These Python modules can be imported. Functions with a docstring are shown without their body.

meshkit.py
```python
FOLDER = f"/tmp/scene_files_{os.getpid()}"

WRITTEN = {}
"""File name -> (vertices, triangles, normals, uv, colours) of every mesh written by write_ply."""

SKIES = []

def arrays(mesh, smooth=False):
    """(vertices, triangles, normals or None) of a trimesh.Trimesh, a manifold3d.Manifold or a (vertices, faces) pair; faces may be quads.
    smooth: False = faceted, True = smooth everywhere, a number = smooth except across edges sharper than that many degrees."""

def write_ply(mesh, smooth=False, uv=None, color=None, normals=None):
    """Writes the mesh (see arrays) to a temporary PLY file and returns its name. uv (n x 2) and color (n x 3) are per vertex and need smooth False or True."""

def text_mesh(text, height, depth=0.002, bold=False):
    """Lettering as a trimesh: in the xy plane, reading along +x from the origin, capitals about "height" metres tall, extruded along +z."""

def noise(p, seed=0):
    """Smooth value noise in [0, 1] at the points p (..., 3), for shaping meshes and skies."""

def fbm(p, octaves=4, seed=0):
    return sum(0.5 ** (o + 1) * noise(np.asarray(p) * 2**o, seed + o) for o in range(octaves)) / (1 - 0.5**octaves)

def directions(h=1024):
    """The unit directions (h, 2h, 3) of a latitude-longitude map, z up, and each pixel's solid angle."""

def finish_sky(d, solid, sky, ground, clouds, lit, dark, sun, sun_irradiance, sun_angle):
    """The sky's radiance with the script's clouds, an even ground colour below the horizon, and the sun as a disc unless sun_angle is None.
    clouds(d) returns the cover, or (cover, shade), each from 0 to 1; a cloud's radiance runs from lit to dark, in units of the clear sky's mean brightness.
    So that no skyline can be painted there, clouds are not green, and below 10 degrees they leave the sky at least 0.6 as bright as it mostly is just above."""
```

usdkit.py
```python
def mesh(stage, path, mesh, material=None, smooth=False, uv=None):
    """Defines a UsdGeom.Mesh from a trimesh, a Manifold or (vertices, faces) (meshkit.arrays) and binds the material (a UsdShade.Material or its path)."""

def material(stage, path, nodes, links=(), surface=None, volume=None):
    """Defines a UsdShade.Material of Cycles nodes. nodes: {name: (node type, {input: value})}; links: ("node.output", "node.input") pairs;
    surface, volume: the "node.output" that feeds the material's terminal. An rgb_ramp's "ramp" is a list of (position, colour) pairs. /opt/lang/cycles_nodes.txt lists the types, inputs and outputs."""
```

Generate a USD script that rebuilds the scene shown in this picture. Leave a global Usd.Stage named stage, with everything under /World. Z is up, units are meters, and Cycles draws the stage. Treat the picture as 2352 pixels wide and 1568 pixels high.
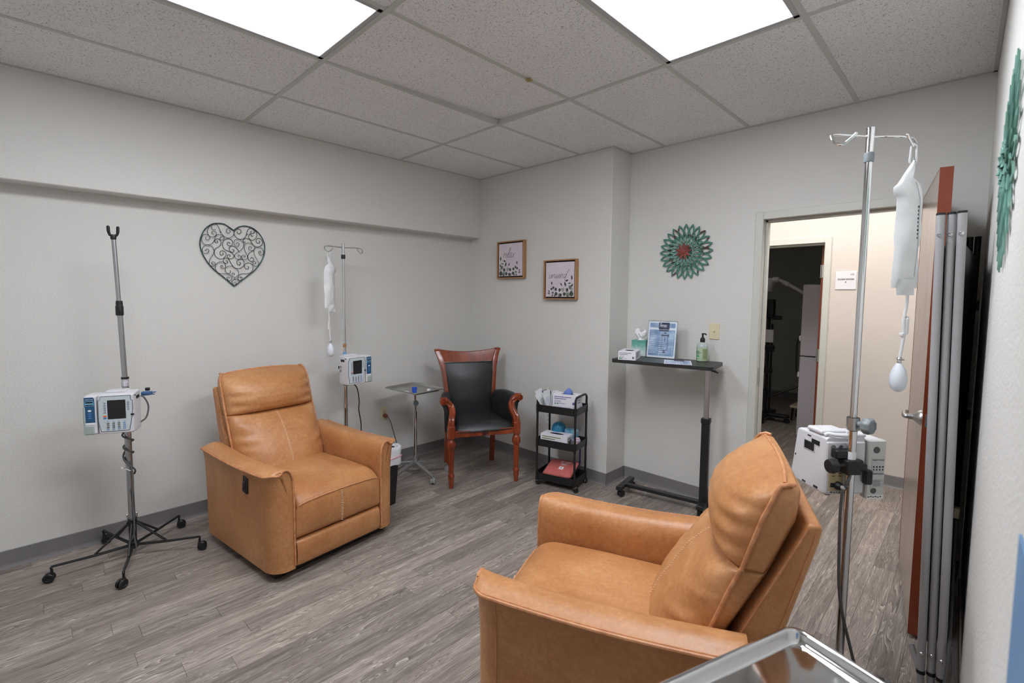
import math, random
import numpy as np, trimesh, manifold3d, shapely.geometry as sg
import usdkit, meshkit
from pxr import Usd, UsdGeom, UsdLux, UsdShade, Gf, Sdf

stage = Usd.Stage.CreateInMemory()
UsdGeom.SetStageUpAxis(stage, UsdGeom.Tokens.z)
UsdGeom.SetStageMetersPerUnit(stage, 1.0)
UsdGeom.Xform.Define(stage, '/World')
stage.SetDefaultPrim(stage.GetPrimAtPath('/World'))
rng = random.Random(7)

# ---------------------------------------------------------------- camera, light levels, exposure
CAM = np.array([3.7867, -3.5353, 1.5239])
YAW, PITCH, ROLL, FPX = .7756, -.0714, .0080, 1096.165
PX, PY = 1172.466, 761.217       # principal point: the picture is shifted a little on the lens
EXPOSURE = 1.86
PANEL_WATTS = 5.0          # radiance of the two lit ceiling panels in the room
HALL_WATTS = 2.5           # radiance of the lit panel in the corridor
_fwd = np.array([-math.sin(YAW) * math.cos(PITCH), math.cos(YAW) * math.cos(PITCH), math.sin(PITCH)])
_r0 = np.array([math.cos(YAW), math.sin(YAW), 0])
_u0 = np.cross(_r0, _fwd)
_right = math.cos(ROLL) * _r0 + math.sin(ROLL) * _u0
_up = -math.sin(ROLL) * _r0 + math.cos(ROLL) * _u0
cam = UsdGeom.Camera.Define(stage, '/World/camera')
cam.CreateHorizontalApertureAttr(36.0)
cam.CreateVerticalApertureAttr(24.0)
cam.CreateFocalLengthAttr(36.0 * FPX / 2352)
cam.CreateHorizontalApertureOffsetAttr((1176 - PX) / 2352 * 36)
cam.CreateVerticalApertureOffsetAttr((PY - 784) / 2352 * 36)
cam.CreateClippingRangeAttr(Gf.Vec2f(0.02, 60))
cam.CreateFStopAttr(3.2)
cam.CreateFocusDistanceAttr(2.9)
cam.CreateExposureAttr(EXPOSURE)
m4 = Gf.Matrix4d(*[float(x) for r in ((*_right, 0), (*_up, 0), (*(-_fwd), 0), (*CAM, 1)) for x in r])
cam.AddTransformOp().Set(m4)


# unseen fill light, added to lift the dark room across the corridor
el = UsdLux.RectLight.Define(stage, '/World/exam_room_lamp')
el.CreateWidthAttr(.9)
el.CreateHeightAttr(.5)
el.CreateIntensityAttr(.30)
el.CreateColorAttr(Gf.Vec3f(1, .97, .9))
el.AddTranslateOp().Set(Gf.Vec3d(1.2, 2.6, 2.55))


def in_view(p, margin):
    q = np.asarray(p, float) - CAM
    z = q @ _fwd
    if z < .15:
        return False
    return abs(FPX * (q @ _right) / z) < 1176 + margin and abs(FPX * (q @ _up) / z) < 784 + margin


# ---------------------------------------------------------------- mesh helpers
def rot(ax, deg):
    return trimesh.transformations.rotation_matrix(math.radians(deg), ax)[:3, :3]


X_, Y_, Z_ = (1, 0, 0), (0, 1, 0), (0, 0, 1)


def spline(pts, n=8, closed=False):
    p = np.asarray(pts, float)
    k = len(p)
    out = []
    rngi = range(k if closed else k - 1)
    for i in rngi:
        if closed:
            a, b, c, d = p[(i - 1) % k], p[i], p[(i + 1) % k], p[(i + 2) % k]
        else:
            b, c = p[i], p[i + 1]
            a = p[i - 1] if i else 2 * b - c
            d = p[i + 2] if i + 2 < k else 2 * c - b
        for t in np.arange(n) / n:
            out.append(.5 * (2 * b + (c - a) * t + (2 * a - 5 * b + 4 * c - d) * t * t + (3 * b - a - 3 * c + d) * t ** 3))
    if not closed:
        out.append(p[-1])
    return np.array(out)


class MB:
    """Collects pieces that become ONE mesh."""

    def __init__(self):
        self.v, self.f, self.n = [], [], 0

    def raw(self, v, f):
        v, f = np.asarray(v, float), np.asarray(f, int)
        if f.shape[1] == 4:
            f = np.vstack([f[:, [0, 1, 2]], f[:, [0, 2, 3]]])
        self.v.append(v)
        self.f.append(f + self.n)
        self.n += len(v)
        return self

    def add(self, mesh, R=None, t=(0, 0, 0), s=1):
        if hasattr(mesh, 'to_mesh'):
            q = mesh.to_mesh()
            v, f = q.vert_properties[:, :3], q.tri_verts
        else:
            v, f = np.array(mesh.vertices), np.array(mesh.faces)
        v = v * s
        if R is not None:
            v = v @ np.asarray(R).T
        return self.raw(v + np.asarray(t, float), f)

    def box(self, c, s, b=0, R=None, taper=None):
        """Box with chamfered edges; taper = (sx, sy) scale of the top face."""
        h = np.array(s, float) / 2
        b = min(b, .45 * min(s))
        pts = []
        for i in (-1, 1):
            for j in (-1, 1):
                for k in (-1, 1):
                    q = np.array([i, j, k]) * h
                    if b:
                        for a in range(3):
                            w = q - np.array([i, j, k]) * b
                            w[a] = q[a]
                            pts.append(w)
                    else:
                        pts.append(q)
        pts = np.array(pts)
        if taper:
            k = (pts[:, 2] / h[2] + 1) / 2
            pts[:, 0] *= 1 + (taper[0] - 1) * k
            pts[:, 1] *= 1 + (taper[1] - 1) * k
        hull = trimesh.convex.convex_hull(pts)
        return self.add(hull, R, c)

    def box2(self, lo, hi, b=0):
        lo, hi = np.array(lo, float), np.array(hi, float)
        return self.box((lo + hi) / 2, hi - lo, b)

    def rbox(self, c, s, r, R=None, seg=2):
        """Rounded box: hull of eight spheres."""
        ball = trimesh.creation.icosphere(seg, r).vertices
        h = np.array(s, float) / 2 - r
        pts = np.vstack([ball + np.array([i, j, k]) * h for i in (-1, 1) for j in (-1, 1) for k in (-1, 1)])
        return self.add(trimesh.convex.convex_hull(pts), R, c)

    def hull(self, pts):
        return self.add(trimesh.convex.convex_hull(np.asarray(pts, float)))

    def tube(self, path, r, n=10, closed=False):
        p = np.asarray(path, float)
        k = len(p)
        rr = np.broadcast_to(np.asarray(r, float), (k,)) if np.ndim(r) < 2 else None
        if closed:
            tg = np.roll(p, -1, 0) - np.roll(p, 1, 0)
        else:
            tg = np.gradient(p, axis=0)
        tg /= np.maximum(np.linalg.norm(tg, axis=1, keepdims=True), 1e-12)
        a = np.array([0, 0, 1.0]) if abs(tg[0][2]) < .9 else np.array([1.0, 0, 0])
        u = np.cross(tg[0], a)
        u /= np.linalg.norm(u)
        v = []
        ang = np.arange(n) * 2 * math.pi / n
        for i in range(k):
            u = u - tg[i] * (u @ tg[i])
            u /= max(np.linalg.norm(u), 1e-9)
            w = np.cross(tg[i], u)
            v.append(p[i] + rr[i] * (np.outer(np.cos(ang), u) + np.outer(np.sin(ang), w)))
        v = np.vstack(v)
        f = []
        for i in range(k if closed else k - 1):
            j = (i + 1) % k
            for q in range(n):
                q2 = (q + 1) % n
                f.append((i * n + q, i * n + q2, j * n + q2, j * n + q))
        self.raw(v, f)
        if not closed:
            for i, rev in ((0, True), (k - 1, False)):
                ring = v[i * n:(i + 1) * n]
                tri = [(0, q + 1, (q + 1) % n + 1) if not rev else (0, (q + 1) % n + 1, q + 1) for q in range(n)]
                self.raw(np.vstack([p[i], ring]), tri)
        return self

    def cyl(self, a, b, r, n=20, r2=None):
        return self.tube([a, b], [r, r if r2 is None else r2], n)

    def lathe(self, prof, n=28, R=None, t=(0, 0, 0), flute=None):
        """prof: (radius, z) pairs from bottom to top."""
        prof = np.asarray(prof, float)
        k = len(prof)
        ang = np.arange(n) * 2 * math.pi / n
        v = []
        for i, (r, z) in enumerate(prof):
            q = r * np.ones(n)
            if flute is not None and flute[0] <= z <= flute[1]:
                q = r * (1 - flute[3] * (.5 + .5 * np.cos(flute[2] * ang)))
            v.append(np.stack([q * np.cos(ang), q * np.sin(ang), np.full(n, z)], 1))
        v = np.vstack(v)
        f = [(i * n + q, i * n + (q + 1) % n, (i + 1) * n + (q + 1) % n, (i + 1) * n + q) for i in range(k - 1) for q in range(n)]
        v2, f2 = v, np.array(f)
        if R is not None:
            v2 = v2 @ np.asarray(R).T
        t = np.asarray(t, float)
        self.raw(v2 + t, f2)
        for i, rev in ((0, True), (k - 1, False)):
            if prof[i][0] > 1e-5:
                ring = v2[i * n:(i + 1) * n] + t
                c = ring.mean(0)
                self.raw(np.vstack([c, ring]), [(0, (q + 1) % n + 1, q + 1) if rev else (0, q + 1, (q + 1) % n + 1) for q in range(n)])
        return self

    def prism(self, poly, depth, R=None, t=(0, 0, 0)):
        """poly (points or shapely polygon) in xy, extruded along +z by depth."""
        if not hasattr(poly, 'geom_type'):
            poly = sg.Polygon(poly)
        if not poly.is_valid:
            poly = poly.buffer(0)
        for g in getattr(poly, 'geoms', [poly]):
            if g.area > 1e-10:
                self.add(trimesh.creation.extrude_polygon(g, depth, engine='earcut'), R, t)
        return self

    def grid(self, P, closed_u=False, closed_v=False):
        """P: (a, b, 3) lattice of points as a surface."""
        P = np.asarray(P, float)
        a, b = P.shape[:2]
        f = []
        for i in range(a if closed_u else a - 1):
            for j in range(b if closed_v else b - 1):
                i2, j2 = (i + 1) % a, (j + 1) % b
                f.append((i * b + j, i2 * b + j, i2 * b + j2, i * b + j2))
        return self.raw(P.reshape(-1, 3), f)

    def loft(self, S):
        """S: (a, b, 3) sections, each a closed loop; capped at both ends."""
        S = np.asarray(S, float)
        self.grid(S, closed_v=True)
        b = S.shape[1]
        for i, rev in ((0, False), (len(S) - 1, True)):
            c = S[i].mean(0)
            self.raw(np.vstack([c, S[i]]), [(0, q + 1, (q + 1) % b + 1) if not rev else (0, (q + 1) % b + 1, q + 1) for q in range(b)])
        return self

    def ball(self, c, r, sub=2):
        return self.add(trimesh.creation.icosphere(sub, 1.0), np.diag(np.broadcast_to(np.asarray(r, float), (3,))), c)

    def text(self, s, height, R, t, depth=.0006, bold=False, center=True):
        m = meshkit.text_mesh(s, height, depth, bold)
        if center:
            m.apply_translation([-(m.bounds[0][0] + m.bounds[1][0]) / 2, -height / 2, 0])
        return self.add(m, R, t)

    def mesh(self):
        return trimesh.Trimesh(np.vstack(self.v), np.vstack(self.f), process=False)

    def fix(self):
        m = self.mesh()
        m.merge_vertices()
        trimesh.repair.fix_normals(m, multibody=True)
        return m


# ---------------------------------------------------------------- prims
used = {}


def numbered(parent, name):
    key = (parent, name)
    k = used.get(key, 0)
    used[key] = k + 1
    return f'{parent}/{name}' if k == 0 else f'{parent}/{name}_{k:03d}'


def pathof(p):
    return '/World' if p is None else (p if isinstance(p, str) else str(p.GetPath()))


def tag(prim, label=None, cat=None, group=None, kind=None):
    for k, x in (('label', label), ('category', cat), ('group', group), ('kind', kind)):
        if x:
            prim.SetCustomDataByKey(k, x)
    return prim


def obj(name, mb, material, parent=None, smooth=35, label=None, kind=None, cat=None, group=None):
    path = numbered(pathof(parent), name)
    m = mb if isinstance(mb, trimesh.Trimesh) else mb.fix()
    prim = usdkit.mesh(stage, path, m, material, smooth=smooth).GetPrim()
    return tag(prim, label, cat, group, kind)


def xf(name, loc=(0, 0, 0), rz=0, parent=None, label=None, cat=None, group=None, kind=None):
    x = UsdGeom.Xform.Define(stage, numbered(pathof(parent), name))
    x.AddTranslateOp().Set(Gf.Vec3d(*map(float, loc)))
    if rz:
        x.AddRotateZOp().Set(float(rz))
    return tag(x.GetPrim(), label, cat, group, kind)


def dup(root, name, loc, rz, label, cat, group=None):
    r = xf(name, loc, rz, None, label, cat, group)
    r.GetReferences().AddInternalReference(root.GetPath())
    r.SetInstanceable(True)
    return tag(r, label, cat, group)


# ---------------------------------------------------------------- materials
_mats = {}


def srgb(*c):
    c = np.array(c, float) / 255
    return tuple(np.where(c <= .04045, c / 12.92, ((c + .055) / 1.055) ** 2.4))


def mat(name, c1, c2=None, rough=.5, metal=0., scale=8, stretch=(1, 1, 1), ramp=(.35, .65), detail=4, distort=0, nrough=.5,
        bump=0., bscale=200, bstretch=(1, 1, 1), bdist=.001, bdetail=3, coord='object', spec=.5, coat=0., rough2=None, extra=None, sheen=0., aniso=0.):
    if name in _mats:
        return _mats[name]
    p = {'base_color': c1, 'roughness': rough, 'metallic': metal, 'specular_ior_level': spec}
    if coat:
        p['coat_weight'] = coat
        p['coat_roughness'] = .12
    if sheen:
        p['sheen_weight'] = sheen
    if aniso:
        p['anisotropic'] = aniso
    if extra:
        p.update(extra)
    nodes, links = {'p': ('principled_bsdf', p)}, []
    if c2 is not None or bump:
        if coord == 'object':
            nodes['tc'] = ('texture_coordinate', {})
            src = 'tc.object'
        else:
            nodes['tc'] = ('geometry', {})
            src = 'tc.position'
    if c2 is not None:
        nodes['mp'] = ('mapping', {'scale': stretch})
        nodes['n'] = ('noise_texture', {'scale': scale, 'detail': detail, 'distortion': distort, 'roughness': nrough})
        nodes['r'] = ('rgb_ramp', {'ramp': [(0, c1), (ramp[0], c1), (ramp[1], c2), (1, c2)]})
        links += [(src, 'mp.vector'), ('mp.vector', 'n.vector'), ('n.fac', 'r.fac'), ('r.color', 'p.base_color')]
        if rough2 is not None:
            nodes['mr'] = ('map_range', {'from_min': ramp[0], 'from_max': ramp[1], 'to_min': rough, 'to_max': rough2})
            links += [('n.fac', 'mr.value'), ('mr.result', 'p.roughness')]
    if bump:
        nodes['bm'] = ('mapping', {'scale': bstretch})
        nodes['bn'] = ('noise_texture', {'scale': bscale, 'detail': bdetail})
        nodes['b'] = ('bump', {'strength': bump, 'distance': bdist})
        links += [(src, 'bm.vector'), ('bm.vector', 'bn.vector'), ('bn.fac', 'b.height'), ('b.normal', 'p.normal')]
    _mats[name] = usdkit.material(stage, f'/World/Looks/{name}', nodes, links, surface='p.BSDF')
    return _mats[name]


UsdGeom.Scope.Define(stage, '/World/Looks')
WALL = mat('wall_paint', srgb(219, 218, 214), rough=.55, spec=.3, bump=.55, bscale=95, bdist=.004, bdetail=3, coord='pos')
HALLW = mat('hall_paint', srgb(216, 206, 198), rough=.6, spec=.3, bump=.18, bscale=95, bdist=.003, coord='pos')
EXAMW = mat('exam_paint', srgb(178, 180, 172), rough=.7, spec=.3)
BASEB = mat('vinyl_base', srgb(132, 128, 129), srgb(122, 119, 121), rough=.38, scale=3, coord='pos')
TEE = mat('tee_grid', srgb(196, 197, 193), rough=.45)
FRAMEP = mat('frame_paint', srgb(206, 206, 198), rough=.35, bump=.05, bscale=60, coord='pos')
CHROME = mat('chrome', (.78, .79, .80), rough=.09, metal=1)
STEEL = mat('stainless', (.60, .61, .61), (.48, .49, .49), rough=.2, metal=1, scale=5, stretch=(1, 14, 1), rough2=.3)
BRUSHED = mat('brushed_steel', (.55, .55, .55), rough=.34, metal=1)
ALU = mat('aluminium', (.50, .52, .54), rough=.32, metal=1)
BLACKP = mat('black_plastic', (.012, .012, .013), rough=.42)
BLACKM = mat('black_powder_coat', (.013, .013, .014), rough=.38, bump=.1, bscale=600, bdist=.0004)
GREYP = mat('grey_plastic', srgb(128, 136, 140), rough=.45)
CASTG = mat('cast_grey', srgb(150, 150, 150), rough=.35, metal=.6)
WHITEP = mat('white_plastic', srgb(226, 226, 228), rough=.4)
PUMPW = mat('pump_white', srgb(218, 218, 222), rough=.38)
PUMPF = mat('pump_face', srgb(200, 210, 214), rough=.35)
NAVY = mat('pump_blue', srgb(38, 84, 122), rough=.35)
LBLUE = mat('key_blue', srgb(70, 130, 190), rough=.4)
ORANGE = mat('key_orange', srgb(225, 110, 50), rough=.4)
SCREEN = mat('dark_screen', (.012, .013, .016), rough=.12)
CREAM = mat('cream_plastic', srgb(226, 214, 182), rough=.35)
PAPER = mat('paper', srgb(238, 238, 242), rough=.6)
INK = mat('ink', (.02, .02, .025), rough=.6)
CORDG = mat('cord_grey', srgb(92, 92, 92), rough=.5)
CORDB = mat('cord_black', (.02, .02, .021), rough=.45)
FABRICW = mat('infusor_fabric', srgb(232, 233, 234), srgb(214, 216, 218), rough=.7, scale=9, bump=.25, bscale=14, bdist=.01)
GREEN = mat('label_green', srgb(60, 150, 95), rough=.5)


def leather_mat():
    tc = {'tc': ('texture_coordinate', {}), 'oi': ('object_info', {}),
          'm1': ('mapping', {'scale': (1, 1, 1.0)}),
          'n1': ('noise_texture', {'scale': 2.6, 'detail': 6, 'roughness': .62, 'distortion': .5}),
          'n2': ('noise_texture', {'scale': 60, 'detail': 5, 'roughness': .7, 'distortion': .3}),
          'mx': ('mix_float', {'fac': .38}),
          'r': ('rgb_ramp', {'ramp': [(0, srgb(146, 90, 50)), (.36, srgb(168, 110, 64)), (.50, srgb(186, 129, 80)), (.64, srgb(204, 150, 102)), (1, srgb(218, 170, 124))]}),
          'mr': ('map_range', {'from_min': .35, 'from_max': .65, 'to_min': .36, 'to_max': .50}),
          'v': ('voronoi_texture', {'scale': 420, 'feature': 'f1'}),
          'n3': ('noise_texture', {'scale': 16, 'detail': 3}),
          'b': ('bump', {'strength': .13, 'distance': .0012}),
          'b2': ('bump', {'strength': .22, 'distance': .012}),
          'p': ('principled_bsdf', {'specular_ior_level': .55, 'sheen_weight': .15, 'sheen_roughness': .4, 'sheen_tint': srgb(240, 200, 160)})}
    ln = [('tc.object', 'm1.vector'), ('m1.vector', 'n1.vector'), ('m1.vector', 'n2.vector'), ('n1.fac', 'mx.a'), ('n2.fac', 'mx.b'), ('mx.result', 'r.fac'),
          ('r.color', 'p.base_color'), ('mx.result', 'mr.value'), ('mr.result', 'p.roughness'), ('m1.vector', 'v.vector'), ('v.distance', 'b.height'),
          ('m1.vector', 'n3.vector'), ('n3.fac', 'b2.height'), ('b2.normal', 'b.normal'), ('b.normal', 'p.normal')]
    return usdkit.material(stage, '/World/Looks/tan_leather', tc, ln, surface='p.BSDF')


LEATHER = leather_mat()
SEAM = mat('seam_leather', srgb(208, 148, 102), srgb(184, 122, 78), rough=.5, scale=40)
THREAD = mat('cream_thread', srgb(236, 214, 184), rough=.7)
CHERRY = mat('cherry_wood', srgb(150, 66, 30), srgb(118, 46, 20), rough=.25, scale=14, stretch=(1, 1, .12), distort=.6, coat=.35, spec=.5)
BLKLEATHER = mat('black_leather', (.016, .018, .020), (.022, .025, .027), rough=.38, scale=20, bump=.12, bscale=420, bdist=.0008)


def plank_mat(k, tone, warm):
    def c(a):
        return tuple(np.array(srgb(*a)) * tone * np.array([1 + warm, 1, 1 - warm]))
    off = (3.7 * k, 11.3 * k, 0)
    nodes = {'g': ('geometry', {}), 'oi': ('object_info', {}),
             'sc': ('math', {'math_type': 'multiply', 'value2': 37.0}),
             'cx': ('combine_xyz', {'z': 0.0}),
             'ad': ('vector_math', {'math_type': 'add'}),
             'm1': ('mapping', {'scale': (1.0, .065, 1.0), 'location': off}),
             'n1': ('noise_texture', {'scale': 11, 'detail': 3, 'roughness': .55, 'distortion': .5}),      # contours of this stretched noise are the cathedral grain
             'mu': ('math', {'math_type': 'multiply', 'value2': 36.0}),
             'fr': ('math', {'math_type': 'fraction'}),
             'rc': ('rgb_ramp', {'ramp': [(0, (.12, .12, .12)), (.10, (.32, .32, .32)), (.45, (.55, .55, .55)), (.80, (.78, .78, .78)), (.93, (.95, .95, .95)), (1, (.12, .12, .12))]}),
             'm2': ('mapping', {'scale': (1.0, .028, 1.0), 'location': off}),
             'n2': ('noise_texture', {'scale': 330, 'detail': 4, 'roughness': .6}),
             'm3': ('mapping', {'scale': (1.0, .06, 1.0), 'location': off}),
             'n3': ('noise_texture', {'scale': 42, 'detail': 4, 'roughness': .6, 'distortion': .6}),
             'm4': ('mapping', {'scale': (1.0, .25, 1.0), 'location': off}),
             'n4': ('noise_texture', {'scale': 14, 'detail': 2}),
             'msk': ('map_range', {'from_min': .38, 'from_max': .64, 'to_min': .06, 'to_max': .40}),
             'mxa': ('mix_float', {'fac': .5}), 'mxb': ('mix_float', {}),
             'r': ('rgb_ramp', {'ramp': [(0, c((50, 45, 43))), (.28, c((84, 77, 73))), (.43, c((112, 103, 98))), (.56, c((140, 131, 124))), (.70, c((186, 178, 170))), (.85, c((222, 216, 208))), (1, c((232, 226, 218)))]}),
             'mr': ('map_range', {'from_min': .3, 'from_max': .7, 'to_min': .48, 'to_max': .36}),
             'b': ('bump', {'strength': .25, 'distance': .0012}),
             'p': ('principled_bsdf', {'specular_ior_level': .45})}
    ln = [('oi.random', 'sc.value1'), ('sc.value', 'cx.x'), ('sc.value', 'cx.y'), ('g.position', 'ad.vector1'), ('cx.vector', 'ad.vector2'),
          ('ad.vector', 'm1.vector'), ('ad.vector', 'm2.vector'), ('ad.vector', 'm3.vector'), ('ad.vector', 'm4.vector'),
          ('m1.vector', 'n1.vector'), ('m2.vector', 'n2.vector'), ('m3.vector', 'n3.vector'), ('m4.vector', 'n4.vector'),
          ('n1.fac', 'mu.value1'), ('mu.value', 'fr.value1'), ('fr.value', 'rc.fac'),
          ('n2.fac', 'mxa.a'), ('n3.fac', 'mxa.b'), ('n4.fac', 'msk.value'), ('msk.result', 'mxb.fac'), ('mxa.result', 'mxb.a'), ('rc.color', 'bw.color'), ('bw.val', 'mxb.b'),
          ('mxb.result', 'r.fac'), ('r.color', 'p.base_color'),
          ('mxb.result', 'mr.value'), ('mr.result', 'p.roughness'), ('n2.fac', 'b.height'), ('b.normal', 'p.normal')]
    nodes['bw'] = ('rgb_to_bw', {})
    return usdkit.material(stage, f'/World/Looks/plank_{k}', nodes, ln, surface='p.BSDF')


PLANKS = [plank_mat(k, t, w) for k, (t, w) in enumerate(((1.04, .02), (1.15, .015), (1.28, .02), (1.10, .035), (1.42, .02), (.95, .015)))]


def tile_mat():
    nodes = {'g': ('geometry', {}), 'm': ('mapping', {'scale': (1, 1, 1)}),
             'n': ('noise_texture', {'scale': 150, 'detail': 2, 'roughness': .5, 'distortion': 1.2}),
             'n2': ('noise_texture', {'scale': 2.2, 'detail': 3}),
             'r': ('rgb_ramp', {'ramp': [(0, (1, 1, 1)), (.60, (1, 1, 1)), (.65, (.45, .44, .44)), (1, (.25, .25, .25))]}),
             'r2': ('rgb_ramp', {'ramp': [(.3, srgb(236, 237, 238)), (.7, srgb(241, 242, 243))]}),
             'mx': ('mix', {'mix_type': 'multiply', 'fac': 1.0}),
             'b': ('bump', {'strength': .5, 'distance': .004}),
             'p': ('principled_bsdf', {'roughness': .9, 'specular_ior_level': .1})}
    ln = [('g.position', 'm.vector'), ('m.vector', 'n.vector'), ('m.vector', 'n2.vector'), ('n.fac', 'r.fac'), ('n2.fac', 'r2.fac'), ('r2.color', 'mx.color1'), ('r.color', 'mx.color2'),
          ('mx.color', 'p.base_color'), ('r.color', 'b.height'), ('b.normal', 'p.normal')]
    return usdkit.material(stage, '/World/Looks/acoustic_tile', nodes, ln, surface='p.BSDF')


TILE = tile_mat()


def emit(name, color, strength):
    return usdkit.material(stage, f'/World/Looks/{name}', {'e': ('emission', {'color': color, 'strength': strength})}, [], surface='e.emission')


PANEL_L = emit('panel_light', (.965, 1, 1.06), PANEL_WATTS)
PANEL_H = emit('hall_light', (1, .965, .93), HALL_WATTS)
GLASSY = usdkit.material(stage, '/World/Looks/clear_acrylic', {
    'fr': ('fresnel', {'IOR': 1.45}), 't': ('transparent_bsdf', {'color': (.96, .98, .99)}), 'g': ('glossy_bsdf', {'color': (1, 1, 1), 'roughness': .03}), 'm': ('mix_closure', {})},
    [('fr.fac', 'm.fac'), ('t.BSDF', 'm.closure1'), ('g.BSDF', 'm.closure2')], surface='m.closure')
# ================================================================ THE ROOM
H = 2.6953                      # ceiling height
XB, YB1 = 1.6891, -.2739         # the projecting part of the back wall: its right end and its face
XS, ZS = .1474, 2.1167          # soffit along the left wall: its face and its underside
SC = .0203                      # the right wall runs slightly outwards towards the camera
XC = 3.7868
YF = -4.75                      # wall behind the camera
T = .6096
GX, GY = 1.3735, -2.4298        # a crossing of the ceiling grid
D0, D1, DH = 2.715, 3.592, 2.062    # door opening: left, right, head
YH = 1.37                       # corridor wall opposite the door
E0, E1, EH = 1.93, 2.80, 2.02   # opening of the room across the corridor


def wallx(y):
    return XC + SC * -y


floor = xf('floor', label='grey-brown wood-look plank floor', kind='structure')
mb = MB().box2((-.2, YF - .1, -.06), (4.6, 5.0, -.0045))
obj('subfloor', mb, mat('subfloor', srgb(58, 54, 52), rough=.8), floor, smooth=False)
PW, PL = .1016, .9144
rows = range(-1, 46)
pr = random.Random(11)
knownseam = {7: -3.025, 8: -3.174, 9: -3.45, 11: -3.23, 12: -2.943, 5: -3.388, 15: -3.144}
far = MB()
row0 = -.021
for r in rows:
    x0 = row0 + r * PW
    off = knownseam.get(r - 0, pr.uniform(0, PL))
    off = off % PL
    y = -6.4 + off
    while y < 4.9:
        ya, yb, xa, xb = max(y, YF), min(y + PL, 4.85), max(x0, 0), min(x0 + PW, 4.5)
        y += PL
        k = pr.randrange(6)
        if yb - ya < .03 or xb - xa < .02:
            continue
        mid = ((xa + xb) / 2, (ya + yb) / 2, 0)
        if not any(in_view((xx, yy, 0), 420) for xx in (xa, xb) for yy in np.linspace(ya, yb, 4)):
            continue
        if ya < .1 and xb > wallx(max(ya, YF)) + .06:
            continue
        if ya > 1.5 or (ya > .1 and not (1.2 < xa < 4.2)):
            far.box2((xa + .0004, ya + .0005, -.0045), (xb - .0004, yb - .0005, 0), .0008)
            continue
        m = MB().box2((xa + .0003, ya + .0004, -.0045), (xb - .0003, yb - .0004, 0), .0006)
        obj('plank', m, PLANKS[k], floor, smooth=False)
obj('plank_far_field', far, PLANKS[1], floor, smooth=False, kind='stuff', label='dark planks in the room across the corridor')

# walls ------------------------------------------------------------
w = xf('wall_left', label='light grey textured wall with a boxed soffit along its top', kind='structure')
obj('plaster', MB().box2((-.12, YF, 0), (0, YB1 + .05, H + .15)), WALL, w, smooth=False)
obj('soffit', MB().box2((-.02, YF, ZS), (XS, YB1 + .02, H + .1), .004), WALL, w, smooth=False, label='boxed soffit hanging over the top of the wall')
w = xf('wall_back', label='grey textured wall with the doorway and a projecting bay at its left', kind='structure')
obj('plaster', MB().box2((XB - .01, 0, 0), (D0 - .03, .12, H + .15)).box2((D0 - .03, 0, DH + .03), (D1 + .03, .12, H + .15)).box2((D1 + .03, 0, 0), (4.1, .12, H + .15)), WALL, w, smooth=False)
obj('projecting_bay', MB().box2((-.12, YB1, 0), (XB, .12, H + .15), .004), WALL, w, smooth=False, label='bay of the wall standing forward, with the two prints')
mb = MB()
mb.prism([(XC, .05), (wallx(YF), YF), (wallx(YF) + .12, YF), (XC + .12, .05)], H + .15)
obj('wall_right', mb, WALL, smooth=False, kind='structure', label='light grey textured wall close to the camera at the right')
obj('wall_front', MB().box2((-.12, YF - .12, 0), (4.1, YF, H + .15)), WALL, smooth=False, kind='structure', label='plain grey wall behind the camera')
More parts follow.
